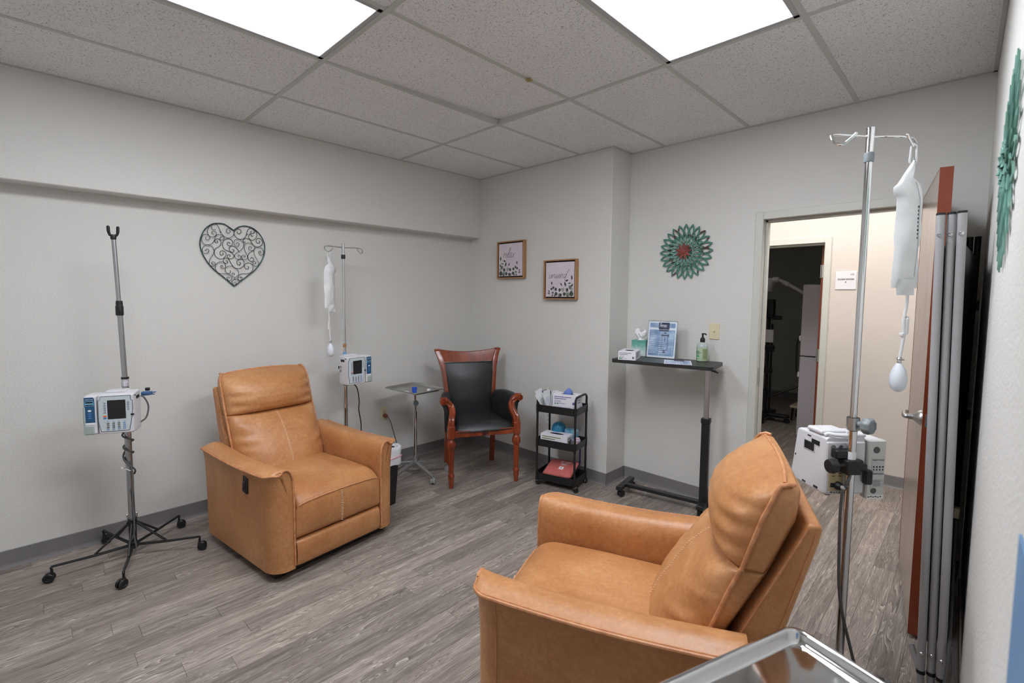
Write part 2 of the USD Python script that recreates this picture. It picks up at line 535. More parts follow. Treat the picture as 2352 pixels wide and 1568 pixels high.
mb = MB().box2((-.5, YH, 0), (E0 - .03, YH + .12, H)).box2((E0 - .03, YH, EH + .03), (E1 + .03, YH + .12, H)).box2((E1 + .03, YH, 0), (5.6, YH + .12, H))
obj('wall_corridor', mb, HALLW, smooth=False, kind='structure', label='warm white corridor wall opposite the open door')
obj('wall_corridor_end', MB().box2((-.6, .12, 0), (-.5, YH, H)).box2((5.6, .0, 0), (5.7, YH + .1, H)), HALLW, smooth=False, kind='structure', label='end walls of the corridor')
obj('wall_exam_room', MB().box2((.3, 4.7, 0), (3.9, 4.82, H)).box2((.2, YH + .12, 0), (.3, 4.8, H)).box2((3.9, YH + .12, 0), (4.0, 4.8, H)), EXAMW, smooth=False, kind='structure', label='walls of the dark room across the corridor')
mb = MB().box2((-.6, .12, H), (5.7, YH + .12, H + .1)).box2((.2, YH + .1, H), (4.0, 4.8, H + .1))
obj('ceiling_corridor', mb, mat('plain_ceiling', srgb(205, 200, 194), rough=.9), smooth=False, kind='structure', label='ceiling beyond the doorway')
obj('floor_corridor', MB().box2((-.6, -.02, -.07), (5.7, 4.9, -.046)), mat('subfloor', srgb(58, 54, 52), rough=.8), smooth=False, kind='structure', label='slab under the corridor')


def cove(p0, p1, nrm, m0, m1, name_mb):
    """vinyl cove base from p0 to p1 on a wall whose inward normal is nrm."""
    prof = [(0, 0), (.017, 0), (.0165, .0018), (.010, .006), (.0062, .014), (.005, .026), (.005, .0965), (.0035, .0988), (0, .0988)]
    p0, p1, n = (np.array((*q, 0), float)[:3] for q in (p0, p1, nrm))
    d = (p1 - p0) / np.linalg.norm(p1 - p0)
    S = [[p + d * a * m + n * (a - .001) + np.array([0, 0, z]) for a, z in prof] for p, m in ((p0, -m0), (p1, m1))]
    name_mb.loft(np.array(S)[:, ::-1])


def baseboard(name, segs, label):
    mb = MB()
    for s in segs:
        cove(*s, mb)
    obj(name, mb, BASEB, smooth=25, kind='structure', label=label)


baseboard('baseboard_left', [((0, YF), (0, YB1), (1, 0), 0, -1)], 'dark grey vinyl cove base along the left wall')
baseboard('baseboard_back', [((0, YB1), (XB, YB1), (0, -1), -1, 1), ((XB, YB1), (XB, 0), (1, 0), 1, -1), ((XB, 0), (D0 - .053, 0), (0, -1), -1, 0), ((D1 + .053, 0), (XC, 0), (0, -1), 0, -1)], 'dark grey vinyl cove base along the back wall and its bay')
baseboard('baseboard_right', [((wallx(0), 0), (wallx(YF), YF), (-1, 0), -1, 0)], 'dark grey vinyl cove base along the right wall')
baseboard('baseboard_corridor', [((E1 + .06, YH), (5.5, YH), (0, -1), 0, 0), ((-.5, YH), (E0 - .06, YH), (0, -1), 0, 0), ((.3, 4.7), (3.9, 4.7), (0, -1), 0, 0)], 'dark grey vinyl cove base beyond the doorway')

# ceiling ------------------------------------------------------------
ceil = xf('ceiling', label='suspended ceiling of speckled acoustic tiles in a painted grid', kind='structure')
obj('deck', MB().box2((-.2, YF - .1, H + .12), (4.1, .15, H + .16)), mat('deck', srgb(150, 148, 145), rough=.9), ceil, smooth=False)
TW = .024
xs_lines = [GX + k * T for k in range(-1, 4)]
ys_lines = [GY + k * 2 * T for k in (-1, 0, 1)]


def right_limit(y):
    return wallx(y)


for k, y in enumerate(ys_lines):
    obj('tee_bar', MB().box2((XS, y - TW / 2, H - .001), (right_limit(y), y + TW / 2, H + .03), .0006), TEE, ceil, smooth=False)
for x in xs_lines:
    ytop = YB1 if x < XB else 0
    yy = [YF] + ys_lines + [ytop]
    for a, b in zip(yy[:-1], yy[1:]):
        a2, b2 = a + (TW / 2 + .0005 if a > YF else 0), b - (TW / 2 + .0005 if b < ytop else 0)
        obj('tee_bar', MB().box2((x - TW / 2, a2, H - .0005), (x + TW / 2, b2, H + .03), .0006), TEE, ceil, smooth=False)
mb = MB()
AW = .016
mb.box2((XS, YF, H - .0015), (XS + AW, YB1, H + .03)).box2((XS + AW, YB1 - AW, H - .0015), (XB, YB1, H + .03)).box2((XB, YB1 - AW, H - .0015), (XB + AW, 0, H + .03)).box2((XB + AW, -AW, H - .0015), (XC, 0, H + .03))
mb.prism([(XC, 0), (XC - AW, 0), (wallx(YF) - AW, YF), (wallx(YF), YF)], .032, t=(0, 0, H - .0015))
obj('wall_angle', mb, TEE, ceil, smooth=False, label='painted angle trim where the ceiling meets the walls')
LIGHT_CELLS = {(0, -1), (2, 0)}   # (column of the grid to the right of line GX, row of two-tile cells) that hold a lit panel
xe = [XS] + xs_lines + [4.0]
ye = [YF] + ys_lines + [0]
for i in range(len(xe) - 1):
    for j in range(len(ye) - 1):
        col = i - 2 if 0 < i else -2
        row = j - 2
        if (i - 2, j - 2) in LIGHT_CELLS:
            continue
        x0, x1, y0, y1 = xe[i], xe[i + 1], ye[j], ye[j + 1]
        poly = sg.box(x0 + .003, y0 + .003, x1 - .003, y1 - .003)
        hole = sg.box(-1, YB1, XB, 1).union(sg.Polygon([(XC - .002, .5), (wallx(YF) - .002, YF), (9, YF), (9, .5)]))
        poly = poly.difference(hole)
        if poly.is_empty or poly.area < .01:
            continue
        m = MB()
        # the tile at the far left of the row before the bay sits slightly crooked, showing a dark gap at its corner
        tilt = (i == 2 and j == 2)
        m.prism(poly, .016, t=(0, 0, H + .0035))
        mm = m.fix()
        if tilt:
            mm.vertices[:, 2] += .030 * np.clip((mm.vertices[:, 1] - y0) / (y1 - y0), 0, 1) * np.clip((x1 - mm.vertices[:, 0]) / (x1 - x0), 0, 1)
        obj('ceiling_tile', mm, TILE, ceil, smooth=False)

for (i, j), lab in (((0, -1), 'lit flat ceiling light panel at the upper left, over the left half of the room'), ((2, 0), 'lit flat ceiling light panel at the upper right, nearer the doorway')):
    x0, y0 = GX + i * T, GY + j * 2 * T
    t = xf('ceiling_light', (x0 + T / 2, y0 + T, H), label=lab, cat='ceiling light', group='lit panels in the ceiling')
    fr = MB()
    a, b = T / 2 - TW / 2, T - TW / 2
    for s in (-1, 1):
        fr.box2((s * (a - .012) - .012, -b, -.001), (s * (a - .012) + .012, b, .02), .002)
        fr.box2((-a, s * (b - .012) - .012, -.001), (a, s * (b - .012) + .012, .02), .002)
    obj('frame', fr, mat('troffer_frame', srgb(176, 177, 178), rough=.35), t, smooth=False)
    obj('diffuser', MB().box2((-a + .022, -b + .022, .003), (a - .022, b - .022, .008)), PANEL_L, t, smooth=False)
    obj('housing', MB().box2((-a, -b, .021), (a, b, .07)), TEE, t, smooth=False)
t = xf('ceiling_light', (3.05, .62, H), label='lit ceiling panel in the corridor, out of sight above the doorway', cat='ceiling light')
obj('frame', MB().box2((-1.22, -.32, -.004), (1.22, .32, -.001)), TEE, t, smooth=False)
obj('diffuser', MB().box2((-1.2, -.3, -.006), (1.2, .3, -.0045)), PANEL_H, t, smooth=False)
m = MB()
pp = [(0, 0), (.022, -.003), (.03, .012), (.026, .032), (.008, .036), (-.004, .02)]
m.prism(pp, .006)
st = obj('tape_scrap', m, mat('old_tape', srgb(196, 178, 120), srgb(150, 128, 80), rough=.7, scale=60), smooth=False,
    label='small yellowed scrap of tape stuck on the ceiling grid', cat='tape')
UsdGeom.Xformable(st).AddTranslateOp().Set(Gf.Vec3d(1.975, -1.590, H - .0075))

# door frames -----------------------------------------------------------


def steel_frame(name, x0, x1, head, y0, y1, label, stop_y):
    """welded steel frame round an opening: faces on both sides, jamb, stop."""
    t = xf(name, label=label, kind='structure')
    F = .052
    mb = MB()
    mb.box2((x0 - F, y0 - .012, 0), (x0, y1 + .012, head + F), .004)
    obj('jamb', mb, FRAMEP, t, smooth=False)
    mb = MB().box2((x1, y0 - .012, 0), (x1 + F, y1 + .012, head + F), .004)
    obj('jamb', mb, FRAMEP, t, smooth=False)
    mb = MB().box2((x0 - .001, y0 - .0115, head), (x1 + .001, y1 + .0115, head + F), .003)
    obj('header', mb, FRAMEP, t, smooth=False)
    mb = MB().box2((x0, stop_y, 0), (x0 + .014, stop_y + .05, head), .002).box2((x1 - .014, stop_y, 0), (x1, stop_y + .05, head), .002).box2((x0, stop_y, head - .014), (x1, stop_y + .05, head), .002)
    obj('stop', mb, FRAMEP, t, smooth=False)
    return t


f1 = steel_frame('trim_1', D0, D1, DH, 0, .12, 'pale painted steel frame of the open doorway', .045)
obj('strike_plate', MB().box2((D0 - .0005, .005, .93), (D0 + .002, .036, 1.05), .0006).box2((D0 - .0004, .012, .965), (D0 + .0026, .028, 1.015)), BRUSHED, f1, smooth=False, label='metal strike plate in the jamb')
steel_frame('trim_2', E0, E1, EH, YH, YH + .12, 'pale painted steel frame of the doorway across the corridor', YH + .05)

WOODF = mat('door_veneer', srgb(176, 158, 146), srgb(150, 130, 117), rough=.28, scale=16, stretch=(4, 4, .16), distort=.8, detail=6, coat=.2)
DEDGE = mat('door_edge', srgb(132, 62, 38), srgb(116, 50, 29), rough=.38, scale=10, stretch=(1, 1, .15))


def door_leaf(name, loc, rz, W, Hh, label, handle=True):
    """hinge line at the origin, leaf along +X, visible face at y = +.022."""
    d = xf(name, loc, rz, label=label, kind='structure')
    obj('leaf', MB().box2((0, -.021, .022), (W, .021, Hh), .001), WOODF, d, smooth=False, label='door face in pale wood veneer')
    obj('edge', MB().box2((W - .0005, -.0222, .021), (W + .001, .0222, Hh + .001), .0004), DEDGE, d, smooth=False, label='red-brown stained edge of the door')
    obj('edge', MB().box2((-.001, -.0222, .021), (.0005, .0222, Hh + .001), .0004), DEDGE, d, smooth=False, label='red-brown stained hinge edge')
    obj('edge', MB().box2((0, -.0218, Hh - .001), (W, .0218, Hh + .0012), .0004), DEDGE, d, smooth=False, label='red-brown stained top edge')
    for z in (.25, 1.02, 1.78):
        obj('hinge', MB().box2((-.0025, -.018, z - .057), (-.0005, .018, z + .057), .0005).cyl((-.004, .024, z - .057), (-.004, .024, z + .057), .006, 10), BRUSHED, d)
    if handle:
        zc = 1.0
        h = obj('handle', MB().lathe([(.034, 0), (.034, .004), (.031, .010), (.026, .016), (.018, .024), (.0125, .03), (.0125, .045)], R=rot(X_, 90), t=(W - .062, -.0205, zc)).tube(
            spline([(W - .062, -.062, zc), (W - .062, -.075, zc), (W - .075, -.079, zc), (W - .10, -.078, zc), (W - .155, -.074, zc), (W - .175, -.068, zc)]), .0105, 12), BRUSHED, d, label='brushed metal lever handle')
        obj('rose', MB().lathe([(.034, 0), (.034, .004), (.031, .010), (.026, .016)], R=rot(X_, -90), t=(W - .062, .0205, zc)), BRUSHED, h)
        obj('latch_plate', MB().box2((W + .0005, -.0125, zc - .028), (W + .0022, .0125, zc + .028), .0005).box2((W + .001, -.006, zc - .009), (W + .010, .006, zc + .009), .002), BRUSHED, d, smooth=False)
    return d


# the open door of this room: hinged at the right jamb, standing just past a right angle
door_leaf('door_1', (3.553, -.024, 0), -82.27, .775, 2.085, 'open door of pale wood veneer with red-brown edges, standing into the room')
door_leaf('door_2', (E1 - .012 - .012, YH + .135, 0), 90, .84, 2.01, 'open door of the dark room across the corridor, its red-brown hinge edge showing', handle=True)
# ================================================================ RECLINERS


def ip(z, prof):
    a = np.asarray(prof, float)
    return np.interp(z, a[:, 0], a[:, 1])


def make_recliner():
    """front of the arms at x = 0, seat facing +x, back at negative x; sitter's left is +y."""
    t = xf('recliner', label='tan leather recliner facing the room in front of the left wall', cat='armchair', group='pair of tan leather recliners')
    # --- arms
    prof = np.array([(.400, .055), (.402, .15), (.404, .30), (.406, .42), (.409, .50), (.413, .55), (.420, .580), (.4245, .593), (.4235, .5985), (.417, .6005), (.404, .605), (.388, .6115), (.368, .616), (.348, .6165),
                     (.328, .612), (.311, .602), (.297, .586), (.287, .563), (.2805, .532), (.2768, .48), (.276, .42), (.276, .30), (.276, .15), (.276, .055)])
    prof = np.vstack([spline(prof[:14], 4)[:-1], spline(prof[13:], 4)])
    L = .80
    for s in (1, -1):
        xs = np.concatenate([np.linspace(-L, -.13, 16), np.linspace(-.12, -.03, 10), [-.022, -.014, -.007, -.003, 0]])
        S = []
        for x in xs:
            q = prof.copy()
            y, z = q[:, 0].copy(), q[:, 1].copy()
            # the outer front corner is rounded, tighter at the lip: the whole section narrows towards its inner face
            R = np.interp(z, [.0, .45, .57, .597], [.098, .092, .074, .060])
            d = np.maximum(0, x + R)
            cut = R - np.sqrt(np.maximum(R * R - d * d, 0))
            outer_side = (np.arange(len(y)) < 42)
            y = .2765 + (y - .2765) * (1 - np.minimum(cut, .10) / (.412 - .2765))
            # crest and inner edge round over at the very front
            r2 = .014
            d2 = max(0, x + r2)
            c2 = r2 - math.sqrt(max(r2 * r2 - d2 * d2, 0))
            zz = z - np.where(z > .1, c2 * .55 * np.clip((z - .1) / .4, 0, 1), 0)
            y = np.where(~outer_side, y + c2 * .5, y)
            zz = np.where(z > .5, zz - .016 * np.sin(math.pi * np.clip((-x) / L, 0, 1)) * (z - .5) / .1, zz)
            # rear end runs up slightly and the bottom rear is cut back
            S.append(np.stack([np.full(len(y), x) - np.where(outer_side, 0, 0), s * y, zz], 1))
        S = np.array(S)
        arm = obj('arm', MB().loft(S), LEATHER, t, smooth=50)
        # piping: along the outer lip and round the front profile
        k0 = int(np.argmax(prof[:, 0]))
        lip = np.array([sec[k0] for sec in S]) + np.array([0, s * .0025, -.001])
        front = S[-1][k0:][::1] + np.array([.002, 0, 0])
        front = front[[i for i in range(0, len(front), 2)]]
        obj('piping', MB().tube(np.vstack([lip[:-1], front]), .0062, 8), SEAM, arm)
        # second seam, a thin welt beside the lip
        w2 = np.array([sec[k0 + 4] for sec in S[:-3]]) + np.array([0, 0, .0006])
        obj('seam', MB().tube(w2, .0018, 6), SEAM, arm)
        # vertical seam a little behind the rounded front corner
        k = 25 - 3
        vs = np.array([p for p in S[19][:k0 - 1]]) + np.array([0, s * .0006, 0])
        obj('seam', MB().tube(vs, .0016, 6), SEAM, arm)
    # --- seat: crowned cushion with rounded front edge
    xs = np.concatenate([np.linspace(-.66, -.13, 14), -.11 + .108 * np.sin(np.linspace(0, math.pi / 2, 10))])
    ys = np.linspace(-.272, .272, 29)
    top = []
    for x in xs:
        d = max(0, x + .11)
        drop = .112 - math.sqrt(max(.112 ** 2 - d * d, 0))
        row = []
        for y in ys:
            e = abs(y) / .272
            crown = .028 * (1 - e ** 2.4) * (1 - .5 * (max(0, x + .25) / .25) ** 2)
            edge = .020 * max(0, (e - .86) / .14) ** 2
            z = .446 + crown - drop * .62 - edge - .012 * max(0, (-x - .3) / .36)
            row.append((x, y, z))
        top.append(row)
    top = np.array(top)
    zf = top[-1][:, 2]
    n = len(ys)
    face = []
    for k, u in enumerate(np.linspace(0, 1, 12)):
        z = zf * (1 - u) + .212 * u
        bul = .014 * math.sin(math.pi * min(1, u * 1.03)) ** .7
        e = np.abs(ys) / .272
        x = -.002 + bul * (1 - e ** 6)
        x = x - .012 * max(0, u - .93) / .07
        face.append(np.stack([np.full(n, 1) * x, ys, z], 1))
    G = np.vstack([top, np.array(face)[1:]])
    back = G[[0]].copy()
    back[:, :, 2] = .18
    under = G[[-1]].copy()
    under[:, :, 0] = -.30
    seat = obj('seat_cushion', MB().grid(G).grid(np.vstack([G[[-1]], under])).raw(*side_fill(G)), LEATHER, t, smooth=60)
    edge = top[-1] + np.array([.0015, 0, .0005])
    obj('piping', MB().tube(edge[1:-1], .0034, 8), SEAM, seat)
    mb = MB()
    for k in range(20):
        u = k / 20
        z0, z1 = .405 - u * .185, .405 - (u + .036) * .185
        i = (.012 if u > .06 else .004)
        a = float(np.interp(.43 - z0, [0, .03, .11, .2], [.003, .009, .0135, .007])) + .0012
        mb.tube([(a, -.006, z0), (a, .006, z1)], .0014, 5)
    obj('stitching', mb, THREAD, seat)
    # --- footrest panel below the seat
    ys2 = np.linspace(-.271, .271, 21)
    rows_ = []
    for z, x in ((.060, -.03), (.060, -.012), (.064, -.002), (.075, .004), (.10, .009), (.15, .010), (.185, .006), (.198, -.001), (.203, -.012), (.203, -.04)):
        rows_.append([(x - (.006 if abs(y) > .26 else 0), y, z) for y in ys2])
    obj('footrest', MB().loft(np.array(rows_).transpose(1, 0, 2)), LEATHER, t, smooth=50)
    # --- back cushions
    fc = [(.40, -.505), (.45, -.512), (.535, -.548), (.62, -.600), (.684, -.645), (.73, -.688), (.755, -.722), (.768, -.748)]
    hc = [(.768, -.748), (.776, -.722), (.795, -.706), (.83, -.698), (.87, -.700), (.91, -.712), (.95, -.744), (.98, -.788), (1.002, -.838), (1.018, -.892)]
    ed = [(.36, -.64), (.40, -.65), (.567, -.708), (.761, -.783), (.932, -.836), (1.005, -.866), (1.03, -.885)]
    bk = [(.36, -.70), (.40, -.705), (.568, -.757), (.76, -.853), (.92, -.915), (1.0, -.925), (1.03, -.905)]

    def cushion(front, z0, z1, nv, top_arch, roundtop, seed):
        zs = np.linspace(z0, z1, nv)
        us = np.linspace(-1, 1, 37)
        S = []
        for z in zs:
            a, e, b = ip(z, front), ip(z, ed), ip(z, bk)
            W = .286 if not roundtop else .286 - .018 * max(0, (z - .96) / .06) ** 2
            sec = []
            for u in us:
                bulge = (1 - abs(u) ** 3.0) ** .62
                x = e + (a - e) * bulge
                arch = top_arch * (1 - u * u) * max(0, (z - .80) / .22) ** 2
                sec.append((x, u * W, z + arch))
            for u in (1.0, .9, .5, 0, -.5, -.9, -1.0):
                yb = u * (W - .006 if abs(u) < 1 else W - .002)
                sec.append((b + (.02 if abs(u) == 1 else 0), yb, z + top_arch * (1 - u * u) * max(0, (z - .80) / .22) ** 2))
            S.append(sec)
        S = np.array(S)
        # soft wrinkles running in from the piping
        f = S.reshape(-1, 3)
        e = np.clip((np.abs(f[:, 1]) - .12) / .14, 0, 1) * np.clip((.285 - np.abs(f[:, 1])) / .03, 0, 1)
        wv = meshkit.noise(np.stack([f[:, 0] * 3, f[:, 1] * 4, f[:, 2] * 34], 1), seed) - .5
        soft = meshkit.noise(f * 7, seed + 5) - .5
        front_mask = np.tile(np.concatenate([np.ones(len(us)), np.zeros(7)]), len(zs))
        f[:, 0] += front_mask * (wv * .026 * e + soft * .008)
        return S

    S1 = cushion(fc, .36, .7675, 30, 0, False, 3)
    lb = obj('lower_back_cushion', MB().loft(S1), LEATHER, t, smooth=60)
    S2 = cushion(hc, .7685, 1.018, 30, .016, True, 9)
    hr = obj('headrest', MB().loft(S2), LEATHER, t, smooth=60)
    for s, S, par in ((0, S1, lb), (0, S2, hr)):
        for j in (0, 36):
            path = S[:, j] + np.array([.003, (.003 if j else -.003), 0])
            if par is hr:
                extra_ = np.array([path[-1] + np.array([-.018, 0, .006]), path[-1] + np.array([-.034, -.012 * (1 if j else -1), .004])])
                path = np.vstack([path, extra_])
            obj('piping', MB().tube(path, .0062, 8), SEAM, par)
    topedge = S2[-1][1:36] + np.array([-.004, 0, .001])
    obj('piping', MB().tube(topedge, .0048, 8), SEAM, hr)
    mb = MB()
    mid = S1[:, 18]
    dd = np.concatenate([[0], np.cumsum(np.linalg.norm(np.diff(mid, axis=0), axis=1))])
    nst = 46
    for k in range(nst):
        a, b = [np.array([np.interp((k + o) / nst * dd[-1], dd, mid[:, c]) for c in range(3)]) for o in (.25, .85)]
        if a[2] > .44:
            mb.tube([a + np.array([.0016, -.004, 0]), b + np.array([.0016, .005, 0])], .0013, 5)
    obj('stitching', mb, THREAD, lb)
    # --- outer shell of the back
    sf = [(.24, -.66), (.30, -.68), (.568, -.771), (.92, -.930)]
    sr = [(.24, -.80), (.30, -.815), (.636, -.905), (.90, -.974), (.925, -.972)]
    S = []
    for z in np.concatenate([np.linspace(.24, .91, 20), [.915, .92, .924, .927, .929, .93]]):
        a, b = ip(z, sf) - .004, ip(z, sr)
        r = .012
        k = max(0, z - (.93 - r))
        sh = r - math.sqrt(max(r * r - k * k, 0))
        W = .289 - sh
        a2, b2 = a - sh, b + sh
        cr = min(.022, .42 * (a2 - b2))
        sec = [(a2, -W + cr * .4), (a2, -W * .5), (a2, 0), (a2, W * .5), (a2, W - cr * .4), (a2 - cr * .4, W)]
        sec += [(b2 + cr - cr * math.sin(x), W - cr + cr * math.cos(x)) for x in np.linspace(0, math.pi / 2, 5)]
        sec += [(b2, W * .5), (b2, 0), (b2, -W * .5)]
        sec += [(b2 + cr - cr * math.cos(x), -W + cr - cr * math.sin(x)) for x in np.linspace(0, math.pi / 2, 5)]
        sec += [(a2 - cr * .4, -W)]
        S.append([(x, y, z) for x, y in sec])
    shell = obj('back_shell', MB().loft(np.array(S)), LEATHER, t, smooth=45)
    for s in (-1, 1):
        zz = np.linspace(.34, .905, 20)
        obj('seam', MB().tube([(ip(z, sr) + .017, s * .2895, z) for z in zz] + [(ip(.91, sf) - .035, s * .2885, .918)], .0016, 6), SEAM, shell)
        obj('piping', MB().tube([(ip(z, sf) - .010, s * .2885, z) for z in np.linspace(.30, .92, 20)], .0035, 6), SEAM, shell)
    # --- plinth and side release
    obj('base', MB().box2((-.72, -.36, .0), (-.07, .36, .06), .01), BLACKP, t, smooth=False, label='black base set back under the chair')
    lv = obj('release_lever', MB().rbox((-.262, -.4105, .496), (.056, .014, .096), .0065, R=rot(Y_, 10)), BLACKP, t, label='black recessed release handle in the outer side')
    obj('latch', MB().rbox((-.262, -.4175, .500), (.030, .010, .050), .0045, R=rot(Y_, 10)), mat('black_gloss', (.01, .01, .011), rough=.2), lv)
    return t


def side_fill(G):
    """closes the two sides of the seat lattice down to the seat's underside."""
    v, f, n = [], [], 0
    for j in (0, G.shape[1] - 1):
        e = G[:, j]
        low = e.copy()
        low[:, 2] = np.minimum(low[:, 2], .2)
        low[:, 0] = np.minimum(low[:, 0], e[:, 0])
        k = len(e)
        v += [e, low]
        for i in range(k - 1):
            q = (n + i, n + i + 1, n + k + i + 1, n + k + i)
            f.append(q if j else q[::-1])
        n += 2 * k
    return np.vstack(v), np.array(f)


rec = make_recliner()
UsdGeom.Xformable(rec).GetOrderedXformOps()[0].Set(Gf.Vec3d(1.195, -2.291, 0))
UsdGeom.Xformable(rec).AddRotateZOp().Set(7.45)
dup(rec, 'recliner', (2.518, -2.196, 0), 202.4, 'tan leather recliner in the right foreground, seen from behind its shoulder', 'armchair', 'pair of tan leather recliners')

# ================================================================ WOODEN ARMCHAIR


def make_armchair(loc, rz):
    t = xf('wooden_armchair', loc, rz, label='cherry wood armchair with black leather seat in the corner', cat='armchair')
    FW, RW, DP = .272, .215, .50     # half widths at the front and rear legs, depth
    legp = [(.0155, 0), (.017, .004), (.0175, .02), (.021, .05), (.0225, .072), (.020, .078), (.025, .086), (.027, .098), (.025, .110), (.0185, .117), (.0175, .125), (.020, .14), (.0245, .24), (.026, .30), (.021, .308), (.024, .316),
            (.034, .330), (.037, .348), (.035, .366), (.027, .382), (.022, .388), (.025, .394), (.0215, .40), (.0215, .41)]
    for s in (-1, 1):
        a = obj('front_leg', MB().lathe(legp, 60, t=(.0, s * FW, 0), flute=(.13, .375, 10, .20)).box((0, s * FW, .455), (.056, .056, .10), .004), CHERRY, t, smooth=40)
        # arm support: S-curve rising from the block to a scroll
        path = spline([(0, s * FW, .50), (-.012, s * (FW - .004), .545), (-.060, s * (FW - .020), .60), (-.095, s * (FW - .012), .645), (-.092, s * (FW + .028), .690), (-.072, s * (FW + .060), .700)], 8)
        mb = MB()
        S = []
        tg = np.gradient(path, axis=0)
        for i, (p, d) in enumerate(zip(path, tg)):
            d = d / np.linalg.norm(d)
            out = np.array([0, 1.0, 0])
            fr = np.cross(d, out)
            fr /= np.linalg.norm(fr)
            sd = np.cross(fr, d)
            wv, dp = .026 - .004 * i / len(path), .024
            ring = [(-1, -.7), (-.7, -1), (-.25, -1), (0, -.8), (.25, -1), (.7, -1), (1, -.7), (1, .7), (.7, 1), (-.7, 1), (-1, .7)]
            S.append([p + sd * wv * u + fr * dp * v for u, v in ring])
        mb.loft(np.array(S))
        obj('arm_support', mb, CHERRY, t, smooth=40)
        # scroll at the front end of the arm
        c = np.array([-.078, s * (FW + .050), .688])
        mb = MB()
        mb.lathe([(.0, -.022), (.024, -.022), (.027, -.017), (.027, .017), (.024, .022), (.019, .022), (.017, .018), (.012, .018), (.010, .023), (0, .023)], 28, R=rot(Y_, 90), t=c)
        obj('arm_scroll', mb, CHERRY, t, smooth=35)
        # upholstered arm: curved panel from seat to a padded roll, going back to the stile
        xs = np.linspace(-.092, -.455, 14)
        S = []
        for x in xs:
            k = (x + .092) / -.363
            yo = (FW + .046) * (1 - k) + (RW + .035) * k
            top = .698 - .012 * k + .02 * math.sin(math.pi * k)
            yi = yo - .062
            sec = [(yi, .43), (yi - .004, .52), (yi - .006, .60), (yi, .65), (yi + .008, top - .016), (yi + .022, top), (yo - .005, top + .004), (yo + .016, top - .004), (yo + .024, top - .022), (yo + .016, top - .042), (yo + .002, top - .06), (yo - .006, .60), (yo - .008, .52), (yo - .014, .43)]
            S.append([(x, s * y, z) for y, z in sec])
        obj('arm_pad', MB().loft(np.array(S)), BLKLEATHER, t, smooth=50)
        # rear leg and stile in one sweep
        lean = spline([(-.555, s * RW, 0), (-.525, s * RW, .20), (-.50, s * RW, .42), (-.515, s * (RW - .004), .60), (-.55, s * (RW + .012), .80), (-.59, s * (RW + .034), .94), (-.625, s * (RW + .066), 1.035)], 6)
        S = []
        for p in lean:
            z = p[2]
            wv = .021 if z < .45 else .024 + .004 * (z > .9)
            S.append([p + np.array([dx * .018, dy * wv, 0]) for dx, dy in ((-1, -1), (1, -.8), (1.15, 0), (1, .8), (-1, 1))])
        obj('rear_leg', MB().loft(np.array(S)), CHERRY, t, smooth=40)
        obj('ear', MB().rbox((-.627, s * (RW + .068), 1.040), (.042, .052, .026), .008), CHERRY, t)
    # crest rail, dipping in the middle
    us = np.linspace(-1, 1, 21)
    S = []
    for u in us:
        y = u * (RW + .052)
        zt = 1.022 + .028 * u * u
        zb = .925 + .012 * u * u
        bow = -.02 * (1 - u * u)
        S.append([(-.605 + bow - .0, y, zb), (-.588 + bow, y, zb + .004), (-.612 + bow, y, zt - .006), (-.618 + bow, y, zt), (-.635 + bow, y, zt), (-.628 + bow, y, zb)])
    obj('crest_rail', MB().loft(np.array(S)), CHERRY, t, smooth=35)
    # padded back panel
    vs = np.linspace(0, 1, 16)
    us = np.linspace(-1, 1, 15)
    P, Q = [], []
    for v in vs:
        z = .43 + v * .50
        xb = np.interp(z, [.43, .60, .80, .94], [-.50, -.512, -.548, -.592])
        W = np.interp(z, [.43, .6, .8, .94], [RW - .024, RW - .026, RW - .008, RW + .018])
        P.append([(xb + .012 + .028 * (1 - abs(u) ** 2.6) * (math.sin(math.pi * min(max(v, .03), .97)) ** .4), u * W, z) for u in us])
        Q.append([(xb - .016, u * W, z) for u in us])
    mb = MB().grid(np.array(P)).grid(np.array(Q)[:, ::-1])
    for A in (0, -1):
        mb.grid(np.array([P[A], Q[A]]))
    for j in (0, -1):
        mb.grid(np.array([[r[j] for r in P], [r[j] for r in Q]]))
    bp = obj('back_panel', mb, BLKLEATHER, t, smooth=50)
    rim = [P[i][0] for i in range(16)] + P[15] + [P[i][-1] for i in range(15, -1, -1)]
    obj('piping', MB().tube(np.array(rim) + np.array([.003, 0, 0]), .0045, 8), mat('black_welt', (.01, .01, .01), rough=.35), bp)
    # seat
    xs = np.linspace(0, 1, 18)
    us = np.linspace(-1, 1, 19)
    P = []
    for k in xs:
        x = .012 - k * .52
        W = (FW - .018) * (1 - k) + (RW - .01) * k
        fr_ = (1 - max(0, 1 - k / .12) ** 2.2)
        P.append([(x + .012 * (1 - u * u) * (1 - k), u * W, .455 + .062 * fr_ * (1 - abs(u) ** 5) ** .5 * (1 - .25 * k)) for u in us])
    low = np.array(P)
    low[:, :, 2] = .447
    mb = MB().grid(np.array(P)[::-1]).grid(low)
    P = np.array(P)
    mb.grid(np.array([P[0], low[0]])).grid(np.array([P[-1], low[-1]])).grid(np.array([P[:, 0], low[:, 0]])).grid(np.array([P[:, -1], low[:, -1]]))
    st = obj('seat', mb, BLKLEATHER, t, smooth=60)
    obj('piping', MB().tube(P[0][1:-1] + np.array([.002, 0, -.003]), .005, 8), mat('black_welt', (.01, .01, .01), rough=.35), st)
    # rails with rosette
    ra = obj('front_rail', MB().box2((-.018, -FW + .02, .41), (.020, FW - .02, .462), .004), CHERRY, t, smooth=False)
    mb = MB().lathe([(.0, 0), (.026, 0), (.027, .004), (.022, .006), (.018, .003), (.006, .004), (.007, .008), (0, .009)], 24, R=rot(Y_, 90), t=(.0195, 0, .436))
